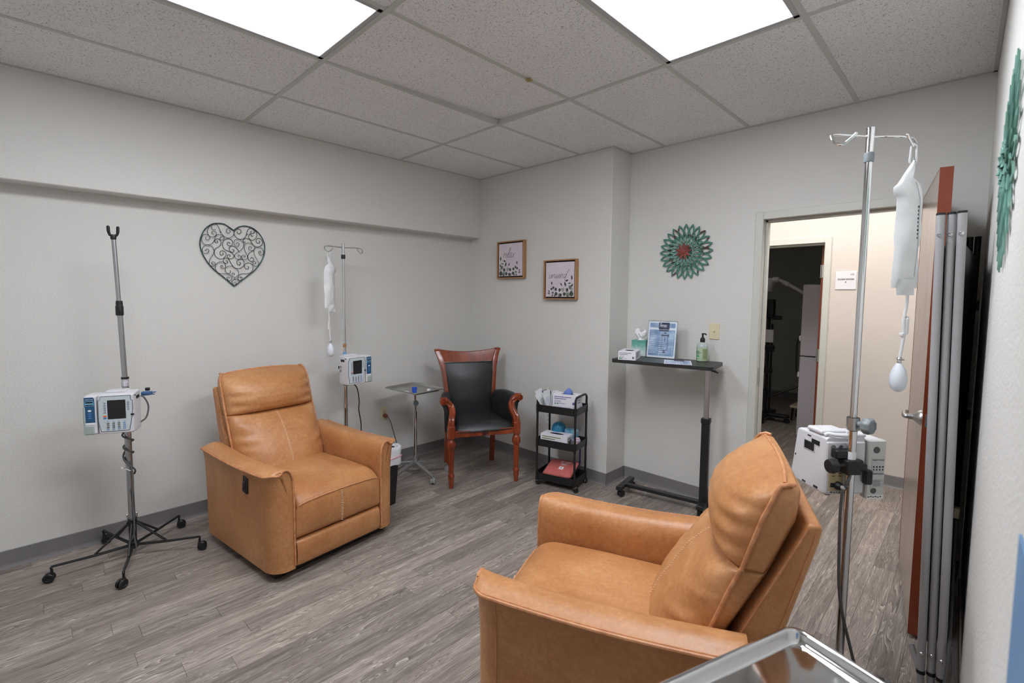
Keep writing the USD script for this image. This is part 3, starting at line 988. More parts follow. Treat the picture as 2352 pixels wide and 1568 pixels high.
    for k in range(8):
        a = k * math.pi / 4
        mb.ball((.0235, .013 * math.cos(a), .436 + .013 * math.sin(a)), (.003, .005, .005), 1)
    obj('rosette', mb, mat('dark_cherry', srgb(70, 28, 14), rough=.35), ra)
    for s in (-1, 1):
        mb = MB()
        p0, p1 = np.array([-.02, s * (FW - .008), .436]), np.array([-.49, s * (RW), .436])
        d = p1 - p0
        ang = math.degrees(math.atan2(d[1], d[0]))
        mb.box((p0 + p1) / 2, (np.linalg.norm(d), .026, .052), .003, R=rot(Z_, ang))
        obj('side_rail', mb, CHERRY, t, smooth=False)
    obj('rear_rail', MB().box2((-.515, -RW, .41), (-.49, RW, .462), .003), CHERRY, t, smooth=False)
    return t


make_armchair((.983, -.968, 0), -28)
# ================================================================ STANDS, PUMPS, BAGS


def caster(parent, p, r=.026, w=.016, material=None, stem=.05, swing=0., metal=None, hood=True):
    """twin-wheel caster whose wheels touch the floor at z = 0 (in the parent's frame)."""
    x, y, z0 = p
    R = rot(Z_, swing)
    off = R @ np.array([.012, 0, 0])
    c = np.array([x, y, r]) + off
    mb = MB()
    for s in (-1, 1):
        mb.lathe([(r * .55, -.006), (r - .003, -.006), (r, -.003), (r, .003), (r - .003, .006), (r * .55, .006), (r * .5, .004), (0, .004)] if s > 0 else
                 [(0, -.004), (r * .5, -.004), (r * .55, -.006), (r - .003, -.006), (r, -.003), (r, .003), (r - .003, .006), (r * .55, .006)], 20, R=R @ rot(X_, -90), t=c + R @ np.array([0, s * w * .62, 0]))
    k = obj('caster', mb, material, parent)
    fk = MB().cyl((x, y, r * 1.2), (x, y, r * 2 + stem), .006, 10)
    if hood:
        fk.rbox(c + np.array([0, 0, r * .35]) - off * .4, (r * 1.3, w * .7, r * 1.45), .004, R=R)
    fk.cyl(c - R @ np.array([0, w * .9, 0]), c + R @ np.array([0, w * .9, 0]), .004, 8)
    obj('fork', fk, metal or material, k)
    return k


def hook_bar(t, zt, half, r=.0042, mat_=None):
    """cross bar through the pole head whose ends curl into open loops, along local y."""
    for s in (-1, 1):
        p = spline([(0, 0, zt), (0, s * half * .55, zt + .004), (0, s * (half - .012), zt + .004), (.010, s * (half + .012), zt - .006), (.024, s * (half + .010), zt - .030), (.036, s * (half - .010), zt - .040), (.045, s * (half - .034), zt - .022), (.050, s * (half - .048), zt - .006)], 8)
        obj('hook', MB().tube(p, r, 10).ball(p[-1], r * 1.05, 1), mat_ or CHROME, t)


def five_leg_base(t, radius, hubz, mat_, cmat, angles, rbar=.012, hub_r=.028, droop=.03):
    obj('hub', MB().lathe([(hub_r * .7, hubz - .035), (hub_r, hubz - .03), (hub_r * 1.1, hubz + .01), (hub_r * .8, hubz + .03), (.017, hubz + .05), (.0165, hubz + .07)], 24), mat_, t)
    for a in angles:
        c, s = math.cos(math.radians(a)), math.sin(math.radians(a))
        S = []
        for k in np.linspace(0, 1, 8):
            rr = hub_r * .6 + k * (radius - hub_r * .6)
            z = hubz + .008 - droop * k - .012 * k * k
            wv, hv = .016 - .005 * k, .014 - .005 * k
            S.append([(rr * c - wv * s * u, rr * s + wv * c * u, z + hv * v) for u, v in ((-1, -1), (1, -1), (1, .5), (.55, 1), (-.55, 1), (-1, .5))])
        obj('leg', MB().loft(np.array(S)), mat_, t, smooth=30)
        zt = hubz + .008 - droop - .012
        caster(t, (radius * c, radius * s, 0), .0255, .018, cmat, zt - .051, a + 90 * rng.choice((-1, 1)) + 40, cmat)


# ---- left stand: aluminium pole, black fork at the top, black wire-braced base
IV1 = (.343, -3.150, 0)
t = xf('iv_stand', IV1, 0, label='aluminium drip stand with a black fork top and black braced base, leftmost', cat='drip stand')
obj('lower_tube', MB().cyl((0, 0, .09), (0, 0, 1.04), .0165, 20), ALU, t)
obj('middle_tube', MB().cyl((0, 0, 1.03), (0, -.009, 1.46), .0135, 20), ALU, t)
obj('upper_tube', MB().cyl((0, -.009, 1.45), (0, -.02, 1.845), .0108, 20), ALU, t)
obj('collar', MB().lathe([(.016, 1.405), (.0185, 1.41), (.0185, 1.455), (.016, 1.462), (.0165, 1.468), (.015, 1.488)], 20, t=(0, -.009, 0)).rbox((.017, -.009, 1.435), (.014, .014, .03), .004), BLACKP, t)
obj('label_sleeve', MB().cyl((0, 0, 1.005), (0, 0, 1.045), .0175, 20), mat('sleeve', srgb(214, 210, 214), srgb(170, 160, 172), rough=.5, scale=70), t, label='white printed sleeve on the pole')
obj('collar', MB().cyl((0, 0, 1.045), (0, 0, 1.056), .0185, 20), BLACKP, t)
mb = MB().lathe([(.0105, 1.825), (.0135, 1.83), (.0135, 1.848), (.010, 1.853)], 18, t=(0, -.02, 0))
for s in (-1, 1):
    mb.tube(spline([(0, s * .004 - .02, 1.846), (0, s * .014 - .02, 1.850), (.002, s * .0195 - .02, 1.866), (.003, s * .021 - .02, 1.893)], 8), [.0066] * 16 + [.0076] * 9, 10)
    mb.ball((.003, s * .021 - .02, 1.893), .0076, 1)
obj('fork_top', mb, BLACKP, t, label='black two-pronged fork at the top of the pole')
angs = [-88, -14, 57, 130, 199]
obj('hub', MB().lathe([(.018, .052), (.024, .056), (.024, .088), (.0185, .094), (.0185, .20), (.0225, .204), (.0225, .225), (.018, .23)], 20), BLACKM, t)
for q in (-1, 1):
    obj('wing_bolt', MB().cyl((0, q * .02, .222), (0, q * .022, .252), .0045, 8).ball((0, q * .022, .254), .006, 1), CHROME, t)
for a in angs:
    c, s = math.cos(math.radians(a)), math.sin(math.radians(a))
    Rr = .345 if a != 199 else .322
    mb = MB().tube([(.02 * c, .02 * s, .072), (.17 * c, .17 * s, .073), (Rr * c, Rr * s, .082), ((Rr + .004) * c, (Rr + .004) * s, .074)], [.0085, .0078, .0068, .0068], 8)
    leg = obj('leg', mb, BLACKM, t)
    mb = MB().tube([(.018 * c, .018 * s, .205), (.17 * c, .17 * s, .079)], .0062, 6).cyl((.018 * c, .018 * s, .198), (.018 * c, .018 * s, .212), .009, 8)
    obj('brace', mb, BLACKM, leg)
    caster(t, (Rr * c, Rr * s, 0), .0245, .018, BLACKP, .022, (a + rng.uniform(-60, 60)) if a != 199 else 80, BLACKP)


def infusion_pump(name, loc, rz, side, label, D=.118, knob=True):
    """front face towards local +x, pole behind it at the origin; side = +1/-1 puts the pump module at local +y/-y. z = 0 is the underside."""
    t = xf(name, loc, rz, label=label, cat='infusion pump')
    W, Hh = .158, .222
    x0 = .030
    # shell: tapered, narrower at the front bottom
    S = []
    for k, (x, w, zb, zt) in enumerate(((x0, .92, .012, .985), (x0 + .006, .97, .004, .998), (x0 + .05, 1.0, 0, 1.0), (x0 + D - .02, 1.0, 0, .985), (x0 + D - .004, .985, .012, .968), (x0 + D, .955, .03, .95))):
        ww, b, tt = W / 2 * w, zb * Hh, zt * Hh
        r = .010
        S.append([(x, -ww + r, b), (x, ww - r, b), (x, ww - r * .3, b + r * .3), (x, ww, b + r), (x, ww, tt - r), (x, ww - r * .3, tt - r * .3), (x, ww - r, tt), (x, -ww + r, tt), (x, -ww + r * .3, tt - r * .3), (x, -ww, tt - r), (x, -ww, b + r), (x, -ww + r * .3, b + r * .3)])
    S = np.array(S)
    if D > .15:      # deeper casing whose front leans out towards its foot
        S[:, :, 0] += .035 * (S[:, :, 0] - x0) / D * (1 - S[:, :, 2] / Hh)
    body = obj('housing', MB().loft(S), PUMPW, t, smooth=35)
    xf_ = x0 + D
    s = -1
    plate = [(-.066 * 1, .206), (.064, .206), (.066, .190), (.0745, .186), (.0755, .075), (.066, .018), (-.056, .018), (-.066, .07), (-.0735, .135), (-.0735, .178), (-.067, .182)]
    if s < 0:
        plate = [(-y, z) for y, z in plate]
    Rf = np.array([[0, 0, 1.0], [1, 0, 0], [0, 1, 0]])    # plane (a,b,depth) -> (depth -> x, a -> y, b -> z)
    obj('face_plate_rim', MB().prism(sg.Polygon(plate).buffer(.0022), .0022, Rf, (xf_, 0, 0)), mat('rim_grey', srgb(70, 80, 96), rough=.4), body, smooth=False)
    face = obj('face_plate', MB().prism(plate, .0036, Rf, (xf_, 0, 0)), PUMPF, t, smooth=False)
    sx = -.004 * s
    obj('screen', MB().box2((xf_ + .003, sx - .040, .083), (xf_ + .0048, sx + .040, .186), .0006), SCREEN, t, smooth=False)
    keys, dk, bk, dots = MB(), MB(), MB(), MB()
    for k in range(5):
        for q in (-1, 1):
            if q * s < 0 and k == 4:
                continue
            keys.lathe([(0, 0), (.0042, 0), (.0042, .0014), (.0026, .0018), (0, .0018)], 10, R=rot(Y_, 90), t=(xf_ + .0036, sx + q * .0515, .170 - k * .0125))
            dots.box((xf_ + .0054, sx + q * .0515, .170 - k * .0125), (.0008, .0034, .0034))
    for i in range(4):
        for j in range(5):
            tgt = dk if (i < 3 and 0 < j < 4) else bk
            mb_ = tgt
            mb_.add(trimesh.creation.cylinder(1, 1, sections=12), rot(Y_, 90) @ np.diag([.0035 if j else .0028, .0058 if j else .0036, .0014]), (xf_ + .0043, (-.036 + i * .024) * (-s) + sx * 0, .070 - j * .0105))
            dots.box((xf_ + .0050, (-.036 + i * .024) * (-s), .070 - j * .0105), (.0008, .0040, .0022))
    obj('soft_keys', keys, NAVY, face, kind='stuff', smooth=False)
    obj('number_keys', dk, INK, face, kind='stuff', smooth=False)
    obj('function_keys', bk, LBLUE, face, kind='stuff', smooth=False)
    ko = MB().add(trimesh.creation.cylinder(1, 1, sections=14), rot(Y_, 90) @ np.diag([.0042, .0078, .0016]), (xf_ + .0044, sx + .052 * s, .100))
    obj('key_symbols', dots, PAPER, face, kind='stuff', smooth=False)
    obj('alarm_key', ko, ORANGE, face, smooth=False)
    kb = MB().add(trimesh.creation.cylinder(1, 1, sections=14), rot(Y_, 90) @ np.diag([.0042, .0078, .0016]), (xf_ + .0044, sx + .0515 * s, .0895))
    obj('channel_key', kb, LBLUE, face, smooth=False)
    obj('latch', MB().box2((xf_ + .003, -s * .0735 - .008, .099), (xf_ + .0062, -s * .0735 + .008, .107), .001), BLACKP, face, smooth=False)
    obj('top_cap', MB().rbox((x0 + .05, -.01, Hh + .003), (.07, .09, .012), .005), PUMPW, t)
    s = side
    obj('interface_port', MB().box2((x0 + .030, -s * (W / 2 - .001) - .0025, .178), (x0 + .075, -s * (W / 2 - .001) + .0025, .196), .001).box2((x0 + .080, -s * (W / 2 - .001) - .002, .200), (x0 + .1, -s * (W / 2 - .001) + .002, .205), .0005), BLACKP, t, smooth=False)
    # pumping module beside it
    s = side
    y0, y1 = s * (W / 2 + .006), s * (W / 2 + .064)
    ya, yb = min(y0, y1), max(y0, y1)
    yc = (ya + yb) / 2
    md = obj('module', MB().box(((x0 + xf_) / 2 - .01, yc, .106), (D - .03, yb - ya, .215), .006).box((xf_ - .012, yc, .108), (.022, yb - ya - .004, .208), .006), PUMPW, t, smooth=False)
    obj('coupling', MB().box(((x0 + xf_) / 2 - .01, s * (W / 2 + .003), .10), (D - .05, .012, .15), .002), PUMPW, md, smooth=False)
    obj('module_panel', MB().prism([(yc - .022, .070), (yc + .022, .070), (yc + .022, .196), (yc + .016, .206), (yc - .022, .206)], .0016, Rf, (xf_ - .001, 0, 0)), NAVY, md, smooth=False)
    dsp = obj('display', MB().box2((xf_ + .0004, yc - .0185, .160), (xf_ + .0018, yc + .0185, .186)), mat('sky_frame', srgb(120, 185, 220), rough=.4), md, smooth=False)
    mb = MB()
    for (a, b, n) in ((.175, .1835, 6), (.1625, .168, 8)):
        mb.box2((xf_ + .0017, yc - .016, a), (xf_ + .0022, yc + .016, b))
    obj('readout', mb, SCREEN, md, smooth=False)
    mb = MB()
    for k, z in enumerate((.118, .1065, .095)):
        mb.add(trimesh.creation.cylinder(1, 1, sections=12), rot(Y_, 90) @ np.diag([.0038, .008, .0014]), (xf_ + .0009, yc, z))
    obj('module_keys', mb, LBLUE, md, smooth=False, kind='stuff')
    obj('pause_key', MB().add(trimesh.creation.cylinder(1, 1, sections=14), rot(Y_, 90) @ np.diag([.0052, .008, .0014]), (xf_ + .0009, yc, .134)), PAPER, md, smooth=False)
    obj('module_strip', MB().box2((xf_ - .0012, yc - .021, .058), (xf_ + .0008, yc + .021, .069)), PAPER, md, smooth=False)
    RT = np.array([[0, 0, 1.0], [1, 0, 0], [0, 1, 0]])
    obj('lettering', MB().text('Alaris Pump', .0048, RT, (xf_ + .0005, yc, .195), .0004), PAPER, md, smooth=False)
    obj('module_door', MB().box((xf_ - .003, yc + s * .003, .030), (.014, .044, .052), .006).box((xf_ - .002, yc + s * .0235, .080), (.012, .009, .15), .003), mat('door_grey', srgb(168, 180, 178), rough=.4), md, smooth=False)
    # pole clamp behind
    cl = obj('pole_clamp', MB().box2((-.024, -.026, .095), (x0 + .004, .030, .150), .004).box2((-.02, -.05, .11), (.012, -.02, .135), .003), BLACKP, t, smooth=False)
    if knob:
        obj('clamp_knob', MB().lathe([(.006, 0), (.020, .002), (.022, .008), (.022, .022), (.018, .028), (0, .029)], 20, R=rot(X_, 90), t=(-.002, -.058, .122), flute=(.004, .024, 6, .14)).cyl((-.002, -.07, .122), (-.002, -.02, .122), .006, 10), BLACKP, cl)
    obj('foot', MB().box((x0 + .04, .045, -.004), (.05, .02, .010), .003).box((x0 + .04, -.045, -.004), (.05, .02, .010), .003), mat('foot_grey', srgb(90, 100, 112), rough=.5), t, smooth=False)
    return t, body, md


P1 = (IV1[0], IV1[1], .768)
p1, _, _ = infusion_pump('infusion_pump', P1, -24, -1, 'white infusion pump with a blue module at its left, on the leftmost stand')


def loc2w(o, rz, p):
    a = math.radians(rz)
    return np.array([o[0] + p[0] * math.cos(a) - p[1] * math.sin(a), o[1] + p[0] * math.sin(a) + p[1] * math.cos(a), o[2] + p[2]])


# coiled power cord: local to the pump
cp = [(.05, .080, .035), (.045, .105, .06), (.04, .115, .12), (.045, .100, .17), (.05, .084, .185)]
c = obj('power_cord', MB().tube(spline(cp, 8), .0042, 8), CORDG, p1)
mb = MB()
hx = []
for k in range(100):
    u = k / 99
    a = 2 * math.pi * 3.1 * u + 1.0
    rr = .026 - .006 * u
    hx.append((rr * math.cos(a), rr * math.sin(a), .0 - .22 * u))
mb.tube(spline([(.05, .02, .02), (.03, .026, .004)] + hx[::4], 4), .0048, 8)
hx2 = [(.025 * math.cos(a), .025 * math.sin(a), -.02 - .03 * a) for a in np.linspace(3.5, 9.2, 30)]
mb.tube(spline(hx2[::3], 4), .0048, 8)
obj('coiled_cord', mb, CORDG, p1)
mb = MB().tube(spline([(.020, .012, -.20), (.026, .022, -.30), (.030, .016, -.45), (.036, .020, -.60), (.042, -.008, -.69), (.048, .012, -.728), (.040, .026, -.70), (.033, .016, -.62), (.024, .018, -.5), (.020, .006, -.36)], 8), .0042, 8)
obj('hanging_cord', mb, CORDG, p1)
mb = MB().tube(spline([(.02, -.03, -.235), (-.004, -.026, -.24), (-.022, 0, -.245), (0, .026, -.25), (.022, .010, -.25), (.02, -.012, -.238)], 6), .0022, 6)
mb.rbox((.012, -.03, -.235), (.006, .014, .012), .002)
obj('cord_clip', mb, PAPER, p1)
pl = MB().rbox((.03, .104, .193), (.026, .045, .024), .008).cyl((.04, .122, .197), (.04, .150, .197), .0022, 6).cyl((.024, .122, .197), (.024, .150, .197), .0022, 6).cyl((.032, .122, .186), (.032, .145, .186), .0026, 6).rbox((.03, .128, .193), (.022, .012, .02), .004)
obj('plug', pl, mat('plug_blue', srgb(70, 104, 150), srgb(50, 78, 120), rough=.3, scale=40), p1, label='translucent blue mains plug')
obj('plug_boot', MB().rbox((.006, .105, .213), (.018, .022, .018), .005), BLACKP, p1)


def chrome_stand(name, loc, rz, label, top, knob_z, hook_half, tape=False, angles=(20, 92, 164, 236, 308), rl=.27):
    t = xf(name, loc, rz, label=label, cat='drip stand', group='chrome drip stands')
    obj('lower_tube', MB().cyl((0, 0, .12), (0, 0, knob_z), .0150, 20), CHROME, t)
    obj('upper_tube', MB().cyl((0, 0, knob_z - .05), (0, 0, top - .085), .0112, 20), CHROME, t)
    obj('pole_head', MB().cyl((0, 0, top - .085), (0, 0, top), .0128, 20).cyl((0, 0, top - .001), (0, 0, top + .003), .0135, 20), CHROME, t)
    hook_bar(t, top - .028, hook_half)
    obj('collar', MB().lathe([(.0145, top - .115), (.0158, top - .11), (.0158, top - .087), (.0145, top - .082)], 20), GREYP if not tape else BLACKP, t)
    five_leg_base(t, rl, .088, CASTG, GREYP, angles)
    return t


IV3 = (3.479, -1.420, 0)
s3 = chrome_stand('chrome_iv_stand', IV3, 0, 'tall chrome drip stand in front of the open door, nearest the camera', 2.125, 1.05, .140, angles=[96 + 72 * k for k in range(5)], rl=.20)
UsdGeom.Xformable(s3).AddRotateZOp().Set(-42)
obj('clamp_collar', MB().lathe([(.015, 1.045), (.0205, 1.05), (.0205, 1.095), (.016, 1.05)], 20), BRUSHED, s3)
obj('height_knob', MB().lathe([(.010, 0), (.012, .012), (.026, .018), (.031, .026), (.031, .040), (.026, .047), (.018, .049), (.016, .046), (0, .046)], 28, R=rot(Z_, 20) @ rot(Y_, 90), t=(.018, .006, 1.075), flute=(.016, .05, 8, .13)), GREYP, s3, label='grey scalloped tightening knob')
IV2 = (.25, -1.785, 0)
s2 = chrome_stand('chrome_iv_stand', IV2, 0, 'chrome drip stand behind the left recliner, against the left wall', 1.925, 1.02, .135, tape=True, angles=[4 + 72 * k for k in range(5)], rl=.19)
UsdGeom.Xformable(s2).AddRotateZOp().Set(-4)
obj('tape_band', MB().cyl((0, 0, 1.125), (0, 0, 1.152), .0128, 18), mat('tan_tape', srgb(170, 120, 80), rough=.6), s2, label='tan tape wound round the pole')
obj('height_sleeve', MB().lathe([(.0175, 1.005), (.0175, 1.045), (.0165, 1.05), (.013, 1.085)], 18), mat('sleeve_blue', srgb(90, 160, 205), rough=.4), s2, label='light blue sleeve on the pole')

p2, _, _ = infusion_pump('infusion_pump', (IV2[0], IV2[1], .845), 9, 1, 'white infusion pump with a blue module at its right, behind the left recliner', knob=False)
c = MB().tube(spline([(.06, .02, 0), (.085, .045, -.04), (.09, .06, -.14), (.092, .055, -.22), (.09, .075, -.34), (.07, .08, -.52), (.04, .06, -.68), (.02, .04, -.73)], 8), .0042, 8)
obj('power_cord', c, CORDB, p2)
obj('release_tabs', MB().rbox((.06, -.084, .14), (.014, .012, .014), .004).rbox((.06, -.084, .11), (.012, .012, .014), .004), GREYP, p2)


def infusor_bag(name, loc, rz, label, W, L, flip=1, printed=True):
    """pressure bag: hangs from the origin (the hook), bag plane is local y-z, thickness along x."""
    t = xf(name, loc, rz, label=label, cat='pressure bag', group='white pressure infusion bags on the chrome stands')
    obj('loop', MB().tube(spline([(0, 0, .004), (.004, .007, -.008), (.004, .009, -.035), (0, .012, -.062), (-.004, -.006, -.06), (-.004, -.006, -.035), (-.004, -.004, -.008), (0, 0, .004)], 6), .0032, 7), FABRICW, t)
    us = np.linspace(-1, 1, 15)
    vs = np.linspace(0, 1, 34)
    S = []
    for v in vs:
        z = -.055 - v * L
        k = np.interp(v, [0, .06, .16, .19, .30, .9, .96, 1], [.10, .34, .50, .92, .86, .88, .90, .84])
        c = np.interp(v, [0, .06, .16, .30, 1], [.0, .05, .20, .0, .02]) * W
        th = np.interp(v, [0, .1, .3, .6, .9, 1], [.004, .012, .022, .024, .018, .010])
        fr, bk = [], []
        for u in us:
            y = c * -flip + u * W / 2 * k
            bul = (1 - abs(u) ** 2.2)
            wv = (meshkit.noise(np.array([u * 2.5, v * 7, 1.5])) - .5) * .014
            fr.append((th * bul + wv + .001, y, z + .012 * u * flip * (v < .25)))
            bk.append((-th * .7 * bul + wv - .001, y, z + .012 * u * flip * (v < .25)))
        S.append(fr + bk[::-1])
    bag = obj('bag', MB().loft(np.array(S)), FABRICW, t, smooth=60)
    S = np.array(S)
    # stitched seam and the flap at the foot
    j = 10 if flip > 0 else 5
    obj('seam', MB().tube(S[6:31, j] + np.array([.0012, 0, 0]), .0012, 5), mat('seam_white', srgb(205, 208, 210), rough=.7), bag)
    vp = S[29, 7]
    fl = []
    for k in range(5):
        fl.append([(.020 - .002 * k + .004 * math.sin(u * 3 + k), u * W * .30 - .008 * flip, -.055 - L * .93 - k * .014) for u in np.linspace(-1, 1, 9)])
    F = np.array(fl)
    obj('flap', MB().grid(F).grid((F - np.array([.0016, 0, 0]))[::-1]), FABRICW, bag, smooth=60)
    if printed:
        mb = MB()
        for k in range(9):
            q = S[12 + k, 9] + np.array([.0006, 0, 0])
            mb.box(q, (.0012, .003 if k % 3 else .006, L * .016), 0)
        obj('print', mb, INK, bag, smooth=False, kind='stuff')
    zb = -.055 - L
    ty = .012 * flip
    tube = spline([(0, ty, zb + .02), (0, ty + .002, zb - .05), (0, ty - .006 * flip, zb - .12), (.002, ty - .004 * flip, zb - .17), (.001, ty - .012 * flip, zb - .245)], 8)
    obj('tubing', MB().tube(tube, .0052, 10), WHITEP, t)
    obj('valve', MB().rbox((.002, ty + .004 * flip, zb - .135), (.013, .014, .058), .005).cyl((.002, ty + .006 * flip, zb - .11), (.002, ty + .006 * flip, zb - .100), .005, 10).rbox((.0, ty - .006 * flip, zb - .165), (.014, .018, .012), .003), WHITEP, t)
    bz = zb - .33
    yb = ty - .012 * flip
    obj('release_cap', MB().lathe([(.006, bz + .060), (.007, bz + .066), (.005, bz + .072), (.009, bz + .078), (.004, bz + .086), (.004, bz + .09)], 14, t=(0, yb, 0)).cyl((-.0, yb, bz + .074), (0, yb + .018, bz + .074), .0025, 8), BRUSHED, t)
    obj('squeeze_bulb', MB().lathe([(0, bz - .042), (.010, bz - .040), (.020, bz - .030), (.0255, bz - .014), (.0265, bz + .004), (.024, bz + .024), (.018, bz + .044), (.011, bz + .057), (.008, bz + .062), (0, bz + .062)], 24, t=(0, yb, 0)), mat('bulb_white', srgb(222, 228, 236), rough=.35), t)
    return t


# hook ends of the two chrome stands in world space
def hook_point(o, rz, half, top, s):
    return loc2w(o, rz, (.036, s * (half - .010), top - .028 - .040 + .004))


h3 = hook_point(IV3, -42, .140, 2.125, 1)
infusor_bag('pressure_bag', h3 + np.array([0, 0, .002]), -40, 'white fabric pressure bag with bulb hanging on the near chrome stand', .112, .44, flip=1)
h2 = hook_point(IV2, -4, .135, 1.925, -1)
infusor_bag('pressure_bag', h2 + np.array([0, 0, .002]), 20, 'white fabric pressure bag with bulb hanging behind the left recliner', .122, .375, flip=-1, printed=False)

# ---- third pump, seen from behind, on the near chrome stand
P3 = (IV3[0], IV3[1], .790)
R3 = 136
p3, body3, md3 = infusion_pump('infusion_pump', P3, R3, -1, 'white infusion pump seen from behind with a black clamp, on the near chrome stand', D=.165, knob=False)
RB = np.array([[0, 0, -1.0], [-1, 0, 0], [0, 1, 0]])   # lettering on the rear face
xb = .030
bp = obj('rear_cover', MB().box2((xb - .006, -.074, .008), (xb + .004, .074, .205), .004), PUMPW, p3, smooth=False)
obj('connector_panel', MB().box2((xb - .0085, .008, .018), (xb - .005, .064, .118), .002), mat('panel_beige', srgb(192, 176, 136), rough=.45), bp, smooth=False)
mb = MB()
for k in range(4):
    for q in (0, 1):
        mb.box((xb - .0088, .046 - q * .024, .108 - k * .0105), (.001, .012, .0025))
mb.box((xb - .0095, .050, .042), (.004, .013, .016), .001)
obj('slots', mb, INK, bp, smooth=False, kind='stuff')
obj('cord_socket', MB().lathe([(.016, 0), (.016, .010), (.012, .022), (.008, .026)], 20, R=rot(Y_, -90), t=(xb - .006, .028, .040)), BLACKP, bp)
obj('screw_recess', MB().lathe([(0, 0), (.006, 0), (.007, .002), (.009, .002), (.009, -.002)], 16, R=rot(Y_, -90), t=(xb - .006, .052, .186)), GREYP, bp)
obj('screw_recess', MB().lathe([(0, 0), (.006, 0), (.007, .002), (.009, .002), (.009, -.002)], 16, R=rot(Y_, -90), t=(xb - .006, .022, .186)), GREYP, bp)
mb = MB()
for k in range(9):
    mb.box((xb - .0064, .050 - k * .0105, .0125 if k % 2 else .0135), (.0006, .006, .0045 - .001 * (k % 3)))
obj('print', mb, INK, bp, smooth=False, kind='stuff')
obj('side_port', MB().box2((.088, .078, .148), (.146, .0815, .180), .002), BLACKP, p3, smooth=False)
obj('side_port_rim', MB().box2((.082, .077, .143), (.152, .0800, .185), .002), mat('rim_light', srgb(196, 196, 200), rough=.4), p3, smooth=False)
obj('side_vents', MB().box2((.06, .0775, .012), (.082, .0800, .020)).box2((.13, .0775, .010), (.15, .0800, .016)), INK, p3, smooth=False)
# rear of the module: label plates, a screw hole, black latch
mr = MB().box2((x := .020, -.150, -.012), (.052, -.080, .212), .004)
mrear = obj('module_rear', mr, mat('module_grey', srgb(206, 208, 204), rough=.45), p3, smooth=False)
obj('screw_hole', MB().lathe([(0, .0), (.007, 0), (.010, .0008), (.0125, .0008), (.0125, -.001)], 20, R=rot(Y_, -90), t=(.0195, -.112, .176)), mat('hole_grey', srgb(90, 92, 92), rough=.6), mrear)
obj('screw_hole', MB().lathe([(0, .0), (.009, 0), (.011, .0008), (.011, -.001)], 20, R=rot(Y_, -90), t=(.0195, -.108, .020)), mat('hole_grey', srgb(90, 92, 92), rough=.6), mrear)
LAB = mat('label_grey', srgb(196, 200, 200), rough=.5)
mb = MB().box2((.0188, -.144, .122), (.0202, -.096, .144)).box2((.0188, -.144, .082), (.0202, -.096, .118)).box2((.0188, -.144, .030), (.0202, -.096, .066))
obj('rating_label', mb, LAB, mrear, smooth=False)
mb = MB()
mb.text('Alaris Pump', .0056, RB, (.0188, -.120, .1385), .0003, True).text('CareFusion', .0060, RB, (.0188, -.120, .086), .0003, True)
for k in range(4):
    mb.box((.0187, -.104 - k * .0115, .112), (.0004, .006, .006))
    mb.box((.0187, -.104 - k * .0115, .101), (.0004, .005, .006))
for k in range(6):
    mb.box((.0187, -.118, .060 - k * .0042), (.0004, .034 - .004 * (k % 3), .0012))
obj('print', mb, INK, mrear, smooth=False, kind='stuff')
obj('serial_strip', MB().box2((.0187, -.148, -.010), (.0202, -.084, .004)), PAPER, mrear, smooth=False)
mb = MB()
for k in range(6):
    mb.box((.0186, -.090 - k * .0092, -.004 + .002 * (k % 2)), (.0004, .0055, .004))
obj('print', mb, INK, mrear, smooth=False, kind='stuff')
obj('pole_latch', MB().box2((-.002, -.088, .050), (.020, -.060, .104), .004), BLACKP, p3, smooth=False)
obj('clamp_jaw', MB().box2((-.004, -.020, .148), (.030, .058, .182), .005).box2((-.022, -.034, .112), (.004, .020, .140), .003).cyl((-.010, .015, .128), (-.010, .075, .128), .0065, 12).box2((.0, -.052, .100), (.026, -.018, .142), .004), BLACKP, p3, smooth=False)
obj('clamp_wheel', MB().lathe([(.010, -.002), (.022, 0), (.027, .005), (.027, .024), (.023, .029), (0, .030)], 28, R=rot(X_, -90), t=(-.010, .062, .126), flute=(.002, .027, 6, .15)), BLACKP, p3, label='black scalloped clamp wheel')
obj('pole_label', MB().add(trimesh.creation.cylinder(.0156, .080, sections=20), None, (0, 0, .138)), PAPER, p3, label='white paper label round the pole')
obj('rear_handle', MB().tube(spline([(.045, .072, .225), (.040, .060, .232), (.022, .035, .231), (.018, -.02, .230), (.022, -.06, .230), (.05, -.07, .226)], 6), .007, 10), PUMPW, p3)
obj('top_lid', MB().rbox((.095, .03, .232), (.085, .10, .018), .008), PUMPW, p3)
obj('power_cord', MB().tube(spline([(.016, .028, .040), (-.004, .030, .040), (-.014, .036, .02), (-.016, .040, -.05), (-.016, .036, -.20), (-.014, .026, -.34), (-.018, .010, -.44), (-.022, -.022, -.56), (-.036, -.045, -.66), (-.07, -.05, -.715), (-.11, -.03, -.735)], 8), .0055, 8), CORDG, p3)
obj('cord_loop', MB().tube(spline([(.004, -.004, .10), (-.016, .012, .094), (-.020, .022, .07), (-.014, .030, .046)], 8), .0055, 8), CORDG, p3)
obj('cord_tie', MB().rbox((-.012, .032, .046), (.014, .014, .012), .004), mat('clear_tie', srgb(210, 212, 214), rough=.2), p3)

# ================================================================ TRAY STANDS


